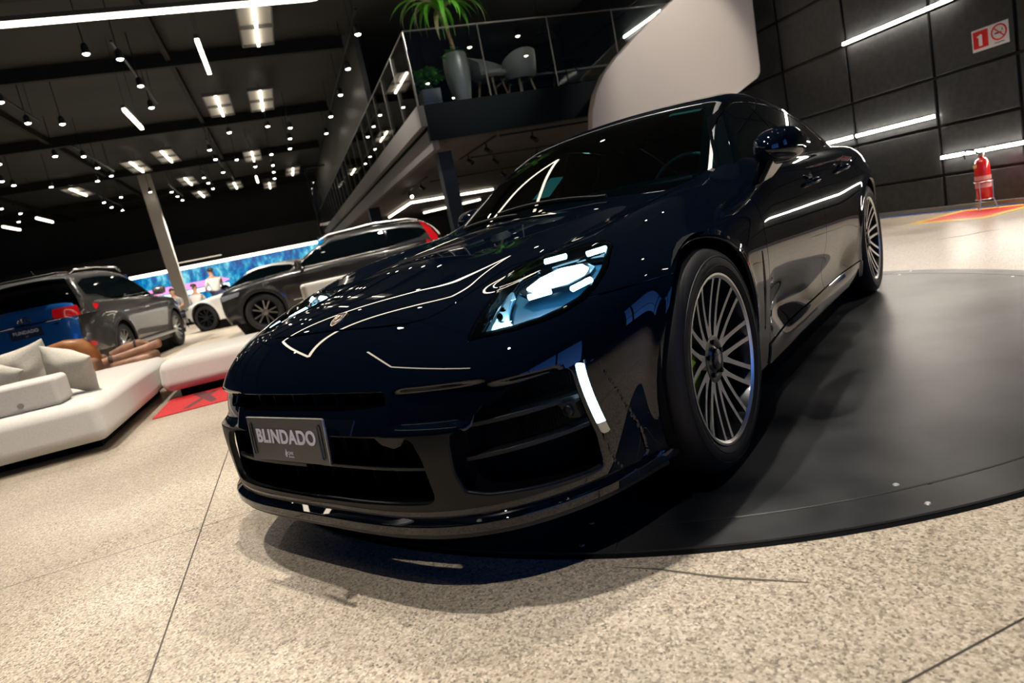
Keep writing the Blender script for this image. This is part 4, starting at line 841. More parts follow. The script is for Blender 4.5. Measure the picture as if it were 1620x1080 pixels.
# ---------------- wheels
def wheel(x, y, sg_, caliper=True):
    wh = thing('wheel', None, None); wh.parent = car; wh.location = (x*sg_, y, .363)
    # tyre (outer side toward +x*sg)
    P_ = [(.272, -.012), (.285, .004), (.318, .010), (.345, .002), (.358, -.018), (.363, -.045), (.363, -.23), (.355, -.26), (.33, -.275), (.272, -.262)]
    prof = [(r, h*sg_) for r, h in P_]; q = MB(); q.lathe(prof, 72, axis='X', cap=False); q.build('tyre', rubber, wh, smooth=True, angle=50)
    q = MB()
    for h in (-.085, -.135, -.185): q.lathe([(.3635, (h-.004)*sg_), (.3635, (h+.004)*sg_)], 60, axis='X', cap=False)
    q.build('tread_groove', matte_black, wh)
    q = MB(); q.tube([(.008*sg_, .329*math.cos(a), .329*math.sin(a)) for a in [2*PI*i/72 for i in range(72)]], .0022, 5, True); q.tube([(.011*sg_, .300*math.cos(a), .300*math.sin(a)) for a in [2*PI*i/72 for i in range(72)]], .0018, 5, True); q.build('sidewall_rib', rubber, wh, smooth=True)
    q = MB(); q.lathe([(r, h*sg_) for r, h in [(.276, -.006), (.277, .003), (.270, .003), (.262, -.004)]], 72, axis='X', cap=False); q.build('rim_lip', alu, wh, smooth=True)
    q = MB(); q.lathe([(r, h*sg_) for r, h in [(.262, -.004), (.256, -.03), (.250, -.10), (.246, -.24)]], 72, axis='X', cap=False); q.build('rim_barrel', rim_dark, wh, smooth=True)
    # five groups of four blades: each blade leans from the hub out to the rim
    fr = MB(); sd = MB(); nsp = 10
    for k in range(nsp):
        ac = 2*PI*k/nsp+.12
        for s2 in (-1, 1):
            a0 = ac+s2*.30; a1 = ac+s2*.112
            pts = []
            p0_ = (.075*math.cos(a0), .075*math.sin(a0)); p1_ = (.266*math.cos(a1), .266*math.sin(a1))
            for i in range(9):
                t_ = i/8; yy = p0_[0]+(p1_[0]-p0_[0])*t_; zz = p0_[1]+(p1_[1]-p0_[1])*t_; r_ = math.hypot(yy, zz); a = math.atan2(zz, yy); d = -.034+.030*t_**1.6; wd = .0088-.0016*t_+.002*(t_ > .9)
                if t_ < .3: wd += .005*(1-t_/.3)
                pts.append((r_, a, d, wd))
            V = [];
            for (r_, a, d, wd) in pts:
                ry, rz_ = math.cos(a), math.sin(a); ty, tz = -rz_, ry
                for (du, dd) in ((-1, 0), (1, 0), (1.3, -.018), (-1.3, -.018)):
                    V.append(((d+dd)*sg_, ry*r_+ty*wd*du, rz_*r_+tz*wd*du))
            m_ = len(pts); front_f = [(4*i, 4*i+1, 4*i+5, 4*i+4) for i in range(m_-1)]; sides = [(4*i+a_, 4*i+b_, 4*i+4+b_, 4*i+4+a_) for i in range(m_-1) for a_, b_ in ((1, 2), (2, 3), (3, 0))]
            fr.add(V, front_f); sd.add(V, sides)
    fo = fr.build('spoke_face', alu, wh); sd.build('spoke_body', rim_dark, wh)
    q = MB(); q.lathe([(r, h*sg_) for r, h in [(.085, -.05), (.078, -.034), (.060, -.030), (.045, -.036), (.034, -.030), (.0335, -.022), (.028, -.019), (.001, -.018)]], 40, axis='X', cap=False); q.build('hub', rim_dark, wh, smooth=True)
    for k in range(5):
        a = 2*PI*k/5+.3; q = MB(); q.bar((-.034*sg_, .056*math.cos(a), .056*math.sin(a)), (-.024*sg_, .056*math.cos(a), .056*math.sin(a)), .009, 6); q.build('wheel_bolt', satin_black, wh)
    q = MB(); q.prism([(-.010, .014), (0, .016), (.010, .014), (.011, 0), (.006, -.012), (0, -.017), (-.006, -.012), (-.011, 0)], -.019*sg_, -.0165*sg_, 'X'); q.build('hub_badge', alu, wh)
    q = MB(); q.lathe([(r, h*sg_) for r, h in [(.07, -.085), (.205, -.085), (.205, -.12), (.07, -.12)]], 60, axis='X', cap=False); q.build('brake_disc', disc_m, wh, smooth=True)
    # caliper on the front side of the disc
    q = MB(); pts = []
    A0, A1 = (PI-.45, PI+1.05)
    for i in range(13):
        a = A0+(A1-A0)*i/12
        for (r_, d) in ((.085, -.050), (.200, -.044), (.225, -.058), (.225, -.13), (.085, -.13)): pts.append((d*sg_, r_*math.cos(a), r_*math.sin(a)))
    Fs = [(5*i+k, 5*i+(k+1) % 5, 5*i+5+(k+1) % 5, 5*i+5+k) for i in range(12) for k in range(5)]+[(0, 1, 2, 3, 4), (64, 63, 62, 61, 60)]
    q.add(pts, Fs); q.build('brake_caliper', lime, wh, bevel=.006)
    q = MB(); q.lathe([(.245, -.245*sg_), (.02, -.245*sg_)], 40, axis='X', cap=False); q.build('wheel_back', matte_black, wh)
for y in (0, 2.95):
    for sg_ in (1, -1): wheel(.953, y, sg_)
# arch liners
for y in (0, 2.95):
    for sg_ in (1, -1):
        q = MB(); A = [R(-25)+R(230)*i/30 for i in range(31)]
        V = [(sg_*x, y+.405*math.cos(a), .372+.405*math.sin(a)) for a in A for x in (.925, .70 if y else .79)]; q.add(V, [(2*i, 2*i+1, 2*i+3, 2*i+2) for i in range(30)])
        B_ = [(sg_*(.70 if y else .79), y+.405*math.cos(a), .372+.405*math.sin(a)) for a in A]; q.add(B_, [tuple(range(31))]); q.build('arch_liner', matte_black, car, smooth=True, angle=30)
# ------------------------------------------------------------------ background cars
def bg_car(name, label, loc, rz, p):
    root = thing(name, label, 'car', loc, rz, None)
    w_, wb, fo, ro, hh = p['w'], p['wb'], p['fo'], p['ro'], p['h']
    Htop = pch([a for a, _ in p['hood']], [b_ for _, b_ in p['hood']]); Rz = pch([a for a, _ in p['roof']], [b_ for _, b_ in p['roof']])
    sw = pch([.2, .35, .55, .8, 1.0, 1.2], [w_*k for k in p.get('side', (.93, .965, .99, 1.0, .985, .94))]); nf = p.get('nf', 5.0); yn = -fo; yt = wb+ro
    bz = p['belt']; wa = p['wheel']*1.10
    nose = pch([.2, .35, .6, .8, 1.0, 1.2], [yn+k for k in p.get('nose', (.10, .03, .0, .01, .05, .15))]); tail = pch([.2, .35, .6, .9, 1.2, 1.5], [yt-k for k in p.get('tail', (.12, .04, .0, .03, .10, .22))])
    def f(P):
        x, y, z = P[..., 0], P[..., 1], P[..., 2]; s = np.abs(x); W = sw(z)
        for yc in (0, wb): r = np.hypot(y-yc, z-p['wheel']); W = W+.022*np.exp(-((r-wa-.04)/.05)**2)
        qf = np.clip((.1-y)/(.1-nose(z)), 0, None); qr = np.clip((y-wb+.1)/(tail(z)-wb+.1), 0, None)
        pl_ = (((s/W)**nf+qf**p.get('nq', 3.0)+qr**3.5)**(1/nf)-1)*.8
        return smax(pl_, (z-Htop(y)+.07*s*s)*.9, .12)
    def g(P):
        x, y, z = P[..., 0], P[..., 1], P[..., 2]; s = np.abs(x)
        Wg = w_*.91-.26*(z-bz)-.22*np.clip(z-bz, 0, None)**2*1.2-.03*np.clip(.6-y, 0, None)**2
        return np.maximum(smax((z-Rz(y-.12*s*s*np.sign(wb*.5-y))+.06*s*s)*.9, (s-Wg)*.9, .09), bz-.12-z)
    V0, T0 = capsule(f, .15, wb-.1, .62, 26, 70, 26, -48, 86, 60, 2.2)
    body = p['paint']; clad = p.get('clad', satin_black)
    arch = lambda P: np.minimum(np.hypot(P[:, 1], P[:, 2]-p['wheel']), np.hypot(P[:, 1]-wb, P[:, 2]-p['wheel']))-wa
    zs = p.get('clad_z', .36)
    tgate = lambda P: np.minimum(np.minimum(P[:, 1]-(yt-.30), P[:, 2]-.30), .70-sl(P))
    doors = [q for q in p['doors']]
    def seam(P):
        d = np.full(len(P), 9.)
        for y in doors: d = np.where(P[:, 2] < bz+.1, np.minimum(d, np.abs(P[:, 1]-y-.03*np.sin(P[:, 2]*4))), d)
        return d-.004
    archb = lambda P: arch(P)-.045
    V, T = clips(V0, T0, [arch, archb, lambda P: P[:, 2]-zs, seam]+([lambda P: -tgate(P)-.004] if p.get('gate') else [])+[lambda P: g(P)+.02]); V, T = both_half(V, T); panel('body_shell', V, T, f, body, root, depth=.015)
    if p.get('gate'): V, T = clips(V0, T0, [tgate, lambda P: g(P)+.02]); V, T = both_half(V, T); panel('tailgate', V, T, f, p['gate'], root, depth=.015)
    for mir in (False, True):
        for k in (0, 1):
            V, T = clips(V0, T0, [arch, lambda P: -archb(P), lambda P: P[:, 2]-zs, (lambda P: wb/2-P[:, 1]) if k == 0 else (lambda P: P[:, 1]-wb/2)]); panel('arch_trim', V, T, f, clad, root, depth=.02, offs=.006, mirror=mir)
    V, T = clips(V0, T0, [arch, lambda P: zs-P[:, 2], lambda P: P[:, 2]-.24]); V, T = both_half(V, T); panel('sill_trim', V, T, f, clad, root, depth=.02)
    fi = lambda P: f(P)+.04; V1, T1 = capsule(fi, .15, wb-.1, .62, 12, 30, 12, -45, 88, 24, 2.2); V, T = clips(V1, T1, [arch]); V, T = both_half(V, T); panel('inner_shell', V, T, fi, matte_black, root, depth=0)
    # greenhouse
    n_y, n_a = 110, 50; ys = np.linspace(p['roof'][0][0]+.05, p['roof'][-1][0]-.05, n_y); an = np.linspace(0, PI/2, n_a); Yg, Ag = np.meshgrid(ys, an, indexing='ij')
    O = np.stack([0*Yg.ravel(), Yg.ravel(), np.full(Yg.size, bz-.11)], 1); D = np.stack([np.cos(Ag).ravel(), 0*Ag.ravel(), np.sin(Ag).ravel()], 1)
    V0g, T0g = cast(g, O, D, 0, 1.4), grid(n_y, n_a)
    sd = lambda P: np.where(sl(P) > .45, sdpoly(P[:, 1], P[:, 2], p['win']), -1)
    wsf = lambda P: np.minimum(np.minimum(p['ws'][1]-P[:, 1]+.12*sl(P)**2, P[:, 1]-.12*sl(P)**2-p['ws'][0]), w_*.91-.26*(P[:, 2]-bz)-.26*np.clip(P[:, 2]-bz, 0, None)**2-.075-sl(P))
    rwf = lambda P: np.minimum(np.minimum(P[:, 1]-p['rw'][0], P[:, 2]-bz-.0), w_*.91-.26*(P[:, 2]-bz)-.26*np.clip(P[:, 2]-bz, 0, None)**2-.075-sl(P)) if p['rw'] else np.full(len(P), -1.)
    V, T = clips(V0g, T0g, [lambda P: -sd(P)-.02, lambda P: -wsf(P), lambda P: -rwf(P)]); V, T = both_half(V, T); panel('roof_and_pillars', V, T, g, body, root, depth=.02)
    V, T = clips(V0g, T0g, [wsf]); V, T = both_half(V, T); panel('windshield', V, T, g, tint, root, depth=0, offs=-.004)
    V, T = clips(V0g, T0g, [rwf]); V, T = both_half(V, T); panel('rear_window', V, T, g, tint, root, depth=0, offs=-.004)
    pil = lambda P: np.min([np.abs(P[:, 1]-y)-.02 for y in p['pillars']], axis=0) if p['pillars'] else np.full(len(P), 1.)
    for mir in (False, True):
        V, T = clips(V0g, T0g, [sd, pil]); panel('side_windows', V, T, g, tint, root, depth=0, mirror=mir, offs=-.004)
        for yq in p['pillars']:
            V, T = clips(V0g, T0g, [sd, lambda P: .02-np.abs(P[:, 1]-yq)])
            if len(T): panel('pillar_cover', V, T, g, gloss_black, root, depth=.004, mirror=mir)
        V, T = clips(V0g, T0g, [lambda P: -sd(P), lambda P: sd(P)+.022]); panel('window_surround', V, T, g, p.get('surround', gloss_black), root, depth=.006, mirror=mir, offs=.004)
    # lamps cut from the body sheet
    for (nm, fld, mt) in p['lamps']:
        for mir in (False, True):
            V, T = clips(V0, T0, [fld]) if nm[0] != '*' else clips(V0g, T0g, [fld])
            if len(T): panel(nm.strip('*'), V, T, f if nm[0] != '*' else g, mt, root, depth=.006, mirror=mir, offs=.010)
    # wheels
    for y in (0, wb):
        for sg_ in (1, -1):
            wh = thing('wheel', None, None); wh.parent = root; R_ = p['wheel']; rr = R_*p.get('rimf', .68); wh.location = ((w_-.015)*sg_, y, R_)
            q = MB(); q.lathe([(r, h*sg_) for r, h in [(rr, -.01), (rr+.02, .0), (R_-.03, -.005), (R_-.008, -.02), (R_, -.05), (R_, -.20), (R_-.02, -.235), (rr, -.22)]], 40, axis='X', cap=False); q.build('tyre', rubber, wh, smooth=True)
            q = MB(); q.lathe([(r, h*sg_) for r, h in [(rr, -.01), (rr-.015, -.01), (rr-.025, -.05), (rr-.03, -.2), (.02, -.2)]], 36, axis='X', cap=False); q.build('rim', p['rim_in'], wh, smooth=True)
            q = MB(); ns = p.get('spokes', 5)
            for k in range(ns):
                for s2 in (-1, 1):
                    a0 = 2*PI*k/ns+s2*.16; a1 = 2*PI*k/ns+s2*p.get('spread', .25); h0, h1 = -.045*sg_, -.02*sg_
                    ty = lambda a: Vector((0, -math.sin(a), math.cos(a))); rd = lambda a: Vector((0, math.cos(a), math.sin(a)))
                    A = rd(a0)*.05; B = rd(a1)*(rr-.008); wd = .013
                    V = [A-ty(a0)*wd+Vector((h0, 0, 0)), A+ty(a0)*wd+Vector((h0, 0, 0)), B+ty(a1)*wd+Vector((h1, 0, 0)), B-ty(a1)*wd+Vector((h1, 0, 0))]
                    V += [v_-Vector((.03*sg_, 0, 0)) for v_ in V]; q.add(V, [(0, 1, 2, 3), (7, 6, 5, 4), (0, 4, 5, 1), (1, 5, 6, 2), (2, 6, 7, 3), (3, 7, 4, 0)])
            q.lathe([(.07, -.05*sg_), (.06, -.035*sg_), (.001, -.03*sg_)], 16, axis='X', cap=False); q.build('spokes', p['rim'], wh)
            q = MB(); A = [R(-20)+R(220)*i/20 for i in range(21)]; q.add([(sg_*x, y+(wa+.01)*math.cos(a), R_+(wa+.01)*math.sin(a)) for a in A for x in (w_-.03, w_-.36)], [(2*i, 2*i+1, 2*i+3, 2*i+2) for i in range(20)])
            q.add([(sg_*(w_-.34), y-wa, .22), (sg_*(w_-.34), y+wa, .22), (sg_*(w_-.34), y+wa, R_+wa), (sg_*(w_-.34), y-wa, R_+wa)], [(0, 1, 2, 3)]); q.build('arch_liner', matte_black, root)
    q = MB(); q.box((0, wb/2, .28), (w_*1.75, wb+fo+ro-.5, .08)); q.build('under_tray', matte_black, root)
    for sg_ in (1, -1):
        mr_ = MB(); y = p['mirror'][0]; z = p['mirror'][1]
        mr_.lathe([(.01, -.13), (.06, -.11), (.085, -.05), (.09, .05), (.07, .11), (.01, .13)], 14, (0, 0, 0), 'X'); V = [((a[0]*.95+w_+.10)*sg_, a[1]*.75+y, a[2]*.95+z) for a in mr_.v]; mr_.v = V; mr_.box(((w_-.02)*sg_, y+.02, z-.06), (.14, .06, .04)); mr_.build('door_mirror', p.get('mir_m', body), root, smooth=True)
        for yh in p['handles']:
            q = MB(); q.box(((float(sw(np.array([.95]))[0])+.012)*sg_, yh, .96), (.03, .19, .028)); q.build('door_handle', p.get('handle_m', chrome), root, bevel=.008)
    return root, f, g
# -- dark grey SUV with blue reflected light painted into the tailgate colour, rear three quarter view
grey_p = bsdf('paint_dark_grey', (.085, .083, .080), .28, .7, 1, .02); blue_lit_p = bsdf('paint_grey_blue_lit', (.012, .14, .52), .3, .35, 1, .02)
black_p = bsdf('paint_black_suv', (.010, .010, .010), .3, .3, 1, .02); white_p = bsdf('paint_white', (.50, .49, .46), .35, 0, 1, .03)
tail_red = bsdf('tail_lamp_red', (.45, .005, .01), .15, 0, 1, emis=(1, .01, .02), es=.12); clear_l = bsdf('lamp_clear', (.25, .27, .3), .1, .6)
suv1 = dict(w=.925, wb=2.745, fo=.93, ro=1.12, h=1.835, belt=1.15, wheel=.39, clad_z=.42,
    hood=[(-1.0, .93), (-.8, 1.03), (-.4, 1.10), (.2, 1.16), (.8, 1.20), (2.0, 1.24), (3.0, 1.28), (3.7, 1.30), (4.0, 1.28)],
    roof=[(.35, 1.05), (.6, 1.22), (.9, 1.42), (1.2, 1.60), (1.5, 1.70), (1.9, 1.755), (2.5, 1.765), (3.1, 1.735), (3.42, 1.69), (3.58, 1.56), (3.70, 1.25), (3.76, 1.0)],
    ws=(.5, 1.32), rw=(3.44, 3.8), win=[(.78, 1.17), (1.25, 1.50), (1.6, 1.60), (2.4, 1.63), (3.1, 1.60), (3.42, 1.52), (3.42, 1.33), (3.05, 1.30), (2.75, 1.20), (1.5, 1.17)],
    pillars=[1.62, 2.62, 2.70], doors=[.72, 1.64, 2.62], paint=grey_p, gate=blue_lit_p, clad=satin_black, mirror=(.85, 1.22), handles=(1.45, 2.45), rim=alu, rim_in=rim_dark, spokes=6, surround=satin_black,
    lamps=[('tail_light', lambda P: np.minimum(sdpoly(P[:, 1], P[:, 2], [(3.2, 1.15), (3.5, 1.19), (4.2, 1.19), (4.2, 1.05), (3.7, 1.03), (3.45, 1.05)]), sl(P)-.40), tail_red),
           ('headlight', lambda P: np.minimum(sdpoly(P[:, 1], P[:, 2], [(-1.2, .88), (-.45, .98), (-.45, .90), (-1.2, .78)]), sl(P)-.5), clear_l),
           ('reflector', lambda P: np.minimum(np.minimum(P[:, 1]-3.6, .045-np.abs(P[:, 2]-.55)), np.minimum(sl(P)-.60, .84-sl(P))), tail_red)])
t1, f1, g1 = bg_car('grey_suv_blue_lit', 'grey SUV with blue reflection painted on its tailgate, seen from behind past the white sofa', (-13.0, -4.03, FZ), R(261.5), suv1)
def rearp(f, s, z, off=.0): P = cast(f, np.array([[s, 1.5, z]]), np.array([[0, 1., 0]]), 0, 4)[0]; return float(P[1])+off
for sy in (0,):
    y = rearp(f1, 0, .93, .012); k = thing('rear_plate', None, None); k.parent = t1; k.location = (0, y+.01, .92); k.rotation_euler = (R(5), 0, PI)
    MB().box((0, 0, 0), (.46, .012, .16)).build('plate_board', bsdf('plate_blueblack', (.01, .02, .06), .4), k); text_obj('plate_lettering', 'BLINDADO', .068, bsdf('letter_white', (.6, .65, .75), .4), k, (0, -.008, .015), (R(90), 0, 0), .001, bold=.003)
    text_obj('plate_small_name', 'QVK', .022, bsdf('letter_white', ()), k, (0, -.008, -.05), (R(90), 0, 0), .0006)
    e = MB(); y = rearp(f1, 0, 1.10, .02); pts = lambda rx, rz2, cx=0, cz=0: [(cx+rx*math.cos(a), y, 1.10+cz+rz2*math.sin(a)) for a in [2*PI*i/28 for i in range(28)]]
    e.tube(pts(.088, .058), .008, 6, True); e.tube(pts(.036, .055), .007, 6, True); e.tube(pts(.066, .026, 0, .022), .007, 6, True); e.build('tailgate_emblem', chrome, t1, smooth=True)
    e = MB(); e.tube([(x, rearp(f1, abs(x), 1.035, .012), 1.035) for x in np.linspace(-.5, .5, 15)], .012, 6); e.build('chrome_bar', chrome, t1, smooth=True)
    e = MB(); e.box((-.42, rearp(f1, .42, 1.0, .012)-.01, .97), (.10, .01, .018)); e.build('badge_script', chrome, t1)
for sg_ in (1, -1):
    q = MB(); q.tube([(sg_*.62, y, float(z)) for y, z in ((1.35, 1.70), (1.5, 1.775), (2.4, 1.80), (3.2, 1.765), (3.4, 1.70))], .018, 8); q.build('roof_rail', chrome, t1, smooth=True)
    q = MB(); q.box((sg_*.93, 1.38, .36), (.20, 1.75, .045)); q.build('side_step', alu, t1, bevel=.015)
    q = MB(); q.tube([(sg_*(float(np.interp(z, [1.1, 1.17], [.83, .82]))+.035), y, z) for y, z in ((.8, 1.165), (1.5, 1.165), (2.6, 1.18), (3.0, 1.25), (3.3, 1.31))], .008, 6); q.build('chrome_strip', chrome, t1, smooth=True)
q = MB(); q.prism([(-.65, 3.45), (.65, 3.45), (.62, 3.74), (-.62, 3.74)], 1.70, 1.735); q.build('roof_spoiler', grey_p, t1, bevel=.01)
q = MB(); q.bar((0, 3.0, 1.72), (0, 3.15, 1.86), .012, 6, .004); q.build('antenna', satin_black, t1)
# -- black SUV behind the bonnet, front left view
suv2 = dict(w=.95, wb=2.865, fo=.87, ro=.96, h=1.66, belt=1.08, wheel=.375, clad_z=.36,
    hood=[(-.95, .84), (-.75, .94), (-.3, 1.02), (.3, 1.07), (.7, 1.09), (2.0, 1.15), (3.0, 1.17), (3.6, 1.17), (3.85, 1.10)],
    roof=[(.35, .96), (.6, 1.12), (.9, 1.30), (1.2, 1.45), (1.5, 1.545), (1.9, 1.60), (2.5, 1.61), (3.0, 1.58), (3.35, 1.53), (3.55, 1.42), (3.75, 1.15), (3.85, .9)],
    ws=(.48, 1.32), rw=(3.42, 3.7), win=[(.75, 1.08), (1.2, 1.36), (1.55, 1.455), (2.3, 1.49), (2.9, 1.46), (3.3, 1.38), (3.42, 1.28), (3.3, 1.20), (2.6, 1.12), (1.5, 1.09)],
    pillars=[1.68, 2.62], doors=[.70, 1.70, 2.62], paint=black_p, clad=satin_black, mirror=(.85, 1.14), handles=(1.5, 2.45), rim=bsdf('rim_grey', (.22, .21, .20), .3, .9), rim_in=matte_black, spokes=5, surround=chrome, handle_m=black_p,
    lamps=[('tail_light', lambda P: np.minimum(sdpoly(P[:, 1], P[:, 2], [(3.40, 1.16), (3.58, 1.18), (3.95, .86), (3.95, .72), (3.62, .98), (3.36, 1.04)]), sl(P)-.55), tail_red),
           ('*pillar_light', lambda P: np.minimum(sdpoly(P[:, 1], P[:, 2], [(3.30, 1.52), (3.42, 1.50), (3.62, 1.14), (3.62, 1.04), (3.50, 1.04), (3.36, 1.42)]), sl(P)-.45), tail_red),
           ('headlight', lambda P: np.minimum(sdpoly(P[:, 1], P[:, 2], [(-1.1, .80), (-.35, .86), (-.40, .78), (-1.1, .68)]), sl(P)-.5), clear_l)])
t2, f2, g2 = bg_car('black_suv', 'glossy black SUV with chrome window line standing behind the bonnet', (-11.9, -1.12, FZ), R(-100+90), suv2)
for sg_ in (1, -1):
    q = MB(); q.tube([(sg_*.62, y, z) for y, z in ((1.3, 1.53), (1.5, 1.60), (2.4, 1.645), (3.1, 1.60), (3.3, 1.54))], .016, 8); q.build('roof_rail', alu, t2, smooth=True)
    q = MB(); q.tube([(sg_*.965, y, .50) for y in (.6, 1.5, 2.3)], .012, 6); q.build('chrome_strip', chrome, t2)
# -- white low car in front of the screen
car3 = dict(w=.92, wb=2.8, fo=.88, ro=1.05, h=1.42, belt=.95, wheel=.345, rimf=.72, clad_z=.24, nf=4.2, nq=2.2,
    hood=[(-.95, .60), (-.8, .68), (-.5, .78), (0, .87), (.5, .93), (1.0, .97), (2.2, 1.02), (3.0, 1.05), (3.6, 1.02), (3.9, .95)],
    roof=[(.4, .82), (.7, 1.00), (1.0, 1.15), (1.3, 1.28), (1.6, 1.365), (2.0, 1.40), (2.5, 1.38), (3.0, 1.28), (3.4, 1.14), (3.8, .96)],
    ws=(.6, 1.42), rw=(2.9, 3.5), win=[(.88, .98), (1.3, 1.19), (1.7, 1.29), (2.2, 1.31), (2.7, 1.25), (3.1, 1.10), (3.0, 1.04), (2.0, 1.0)],
    pillars=[1.8], doors=[.66, 1.78, 2.6], paint=white_p, mirror=(.92, 1.02), handles=(1.55,), rim=satin_black, rim_in=matte_black, surround=gloss_black, handle_m=white_p, mir_m=gloss_black,
    lamps=[('headlight', lambda P: np.minimum(sdpoly(P[:, 1], P[:, 2], [(-1.1, .62), (-.45, .76), (-.50, .64), (-1.1, .50)]), sl(P)-.48), clear_l),
           ('air_intake', lambda P: np.minimum(np.minimum(-.55-P[:, 1], .08-np.abs(P[:, 2]-.34)), sl(P)-.35), matte_black)])
t3, f3, g3 = bg_car('white_car', 'low white car with black wheels and open bonnet lamps in front of the blue screen', (-17.1, -2.52, FZ), R(-121+90), car3)
t3['label'] = 'low white car with black wheels in front of the blue screen'
# ------------------------------------------------------------------ sofas, cushions, rug
fab = noisy(bsdf('sofa_fabric_cream', (.62, .58, .52), .85, sheen=.3), 160, (.60, .56, .50), (.68, .64, .57), 3, .08)
fab2 = noisy(bsdf('cushion_linen', (.50, .46, .38), .9, sheen=.3), 90, (.46, .42, .35), (.54, .50, .42), 3, .12)
def soft(name, x0, x1, y0, y1, z0, z1, bev, mat, parent, taper=.0):
    q = MB(); nx_, ny_, nz_ = 2, 2, 2
    q.add([(x0, y0, z0), (x1, y0, z0), (x1, y1, z0), (x0, y1, z0), (x0+taper, y0+taper, z1), (x1-taper, y0+taper, z1), (x1-taper, y1-taper, z1), (x0+taper, y1-taper, z1)], [(0, 3, 2, 1), (4, 5, 6, 7), (0, 1, 5, 4), (1, 2, 6, 5), (2, 3, 7, 6), (3, 0, 4, 7)])
    return q.build(name, mat, parent, bevel=bev, seg=6)
s1 = thing('sofa_module', 'long cream sofa module at the left, carrying the cushions', 'sofa', (-4.0, -4.2, FZ))
soft('seat', -1.35, 1.42, -2.9, 2.08, .08, .385, .085, fab, s1, .02); MB().box((-.02, -.42, .04), (2.3, 4.7, .08)).build('plinth', matte_black, s1)
s1b = thing('backrest_block', 'low cream backrest block with a round button on the left sofa', 'backrest block', (-2.86, -3.9, FZ+.386))
soft('block', -.14, .14, -1.9, 1.52, 0, .205, .035, fab, s1b); q = MB(); q.lathe([(.02, .0), (.018, .006), (.001, .007)], 14, (.142, 1.28, .055), 'X'); q.build('button', bsdf('button_grey', (.22, .20, .18), .4), s1b)
s2_ = thing('sofa_module', 'cream sofa module running toward the car, above the red rug', 'sofa', (-4.95, -.6, FZ))
soft('seat', -.62, .60, -1.50, 1.9, .08, .39, .10, fab, s2_, .03); MB().box((-.02, .2, .04), (1.0, 3.1, .08)).build('plinth', matte_black, s2_)
s3_ = thing('sofa_armchair', 'small grey armchair half hidden behind the bonnet edge', 'armchair', (-8.3, .0, FZ), R(20))
soft('seat', -.45, .45, -.45, .45, .0, .42, .06, fab, s3_); soft('backrest', -.45, -.25, -.45, .45, .42, .78, .06, fab, s3_)
def cushion(loc, rot, sz, th, lb):
    n_ = 18; V = []; Fs = []
    for s in (1, -1):
        for i in range(n_+1):
            for j in range(n_+1):
                u = 2*i/n_-1; v = 2*j/n_-1; pin = 1-.10*(1-u*u)*abs(v)**3-.10*(1-v*v)*abs(u)**3
                t_ = (max(0, (1-u*u)*(1-v*v)))**.5
                px, py = u*(1-.11*(1-v*v)), v*(1-.11*(1-u*u)); wr = .012*math.sin(5*u+3*v)+.010*math.sin(9*v-4*u+1)
                V.append((px*sz/2, s*(t_*th/2*(1+wr*6)), py*sz/2))
    m_ = (n_+1)**2
    for k in range(2):
        for i in range(n_):
            for j in range(n_):
                a = k*m_+i*(n_+1)+j; f_ = (a, a+1, a+n_+2, a+n_+1); Fs.append(f_ if k else f_[::-1])
    o = mk('cushion', V, Fs, fab2, None, True); bm = bmesh.new(); bm.from_mesh(o.data); bmesh.ops.remove_doubles(bm, verts=bm.verts, dist=.0005); bmesh.ops.recalc_face_normals(bm, faces=bm.faces); bm.to_mesh(o.data); bm.free()
    mm = o.modifiers.new('s', 'SUBSURF'); mm.levels = 1; mm.render_levels = 1
    o.location = loc; o.rotation_euler = rot; tag(o, lb, 'cushion', 'cushions on the sofa'); return o
cushion((-3.22, -2.42, .565), (R(30), R(24), R(72)), .40, .22, 'crumpled linen cushion rightmost on the sofa, leaning over the backrest end')
cushion((-3.48, -2.78, .60), (R(14), R(-8), R(86)), .46, .20, 'linen cushion just left of the rightmost one')
cushion((-3.20, -2.96, .60), (R(20), R(34), R(95)), .42, .20, 'linen cushion with raised corner, third from the right')
cushion((-3.25, -3.50, .585), (R(18), R(8), R(95)), .46, .20, 'linen cushion cut by the left picture edge')
redm = noisy(bsdf('rug_red', (.5, .012, .014), .8), 40, (.36, .006, .008), (.50, .012, .014), 3)
rug = thing('rug', 'red rug with dark zigzag pattern under the second sofa', 'rug', (-3.98, -.85, FZ))
MB().box((0, 0, .004), (.95, 2.4, .008)).build('rug_field', redm, rug)
q = MB(); zig = bsdf('rug_pattern', (.10, .02, .025), .8)
for k in range(6): y = -1.0+.36*k; q.add([(-.42, y, .009), (-.42, y+.12, .009), (.30, y+.30, .009), (.38, y+.26, .009)], [(0, 3, 2, 1)]); q.add([(.38, y+.02, .0095), (.38, y+.08, .0095), (-.30, y+.26, .0095), (-.34, y+.20, .0095)], [(0, 1, 2, 3)])
q.build('rug_pattern', zig, rug)
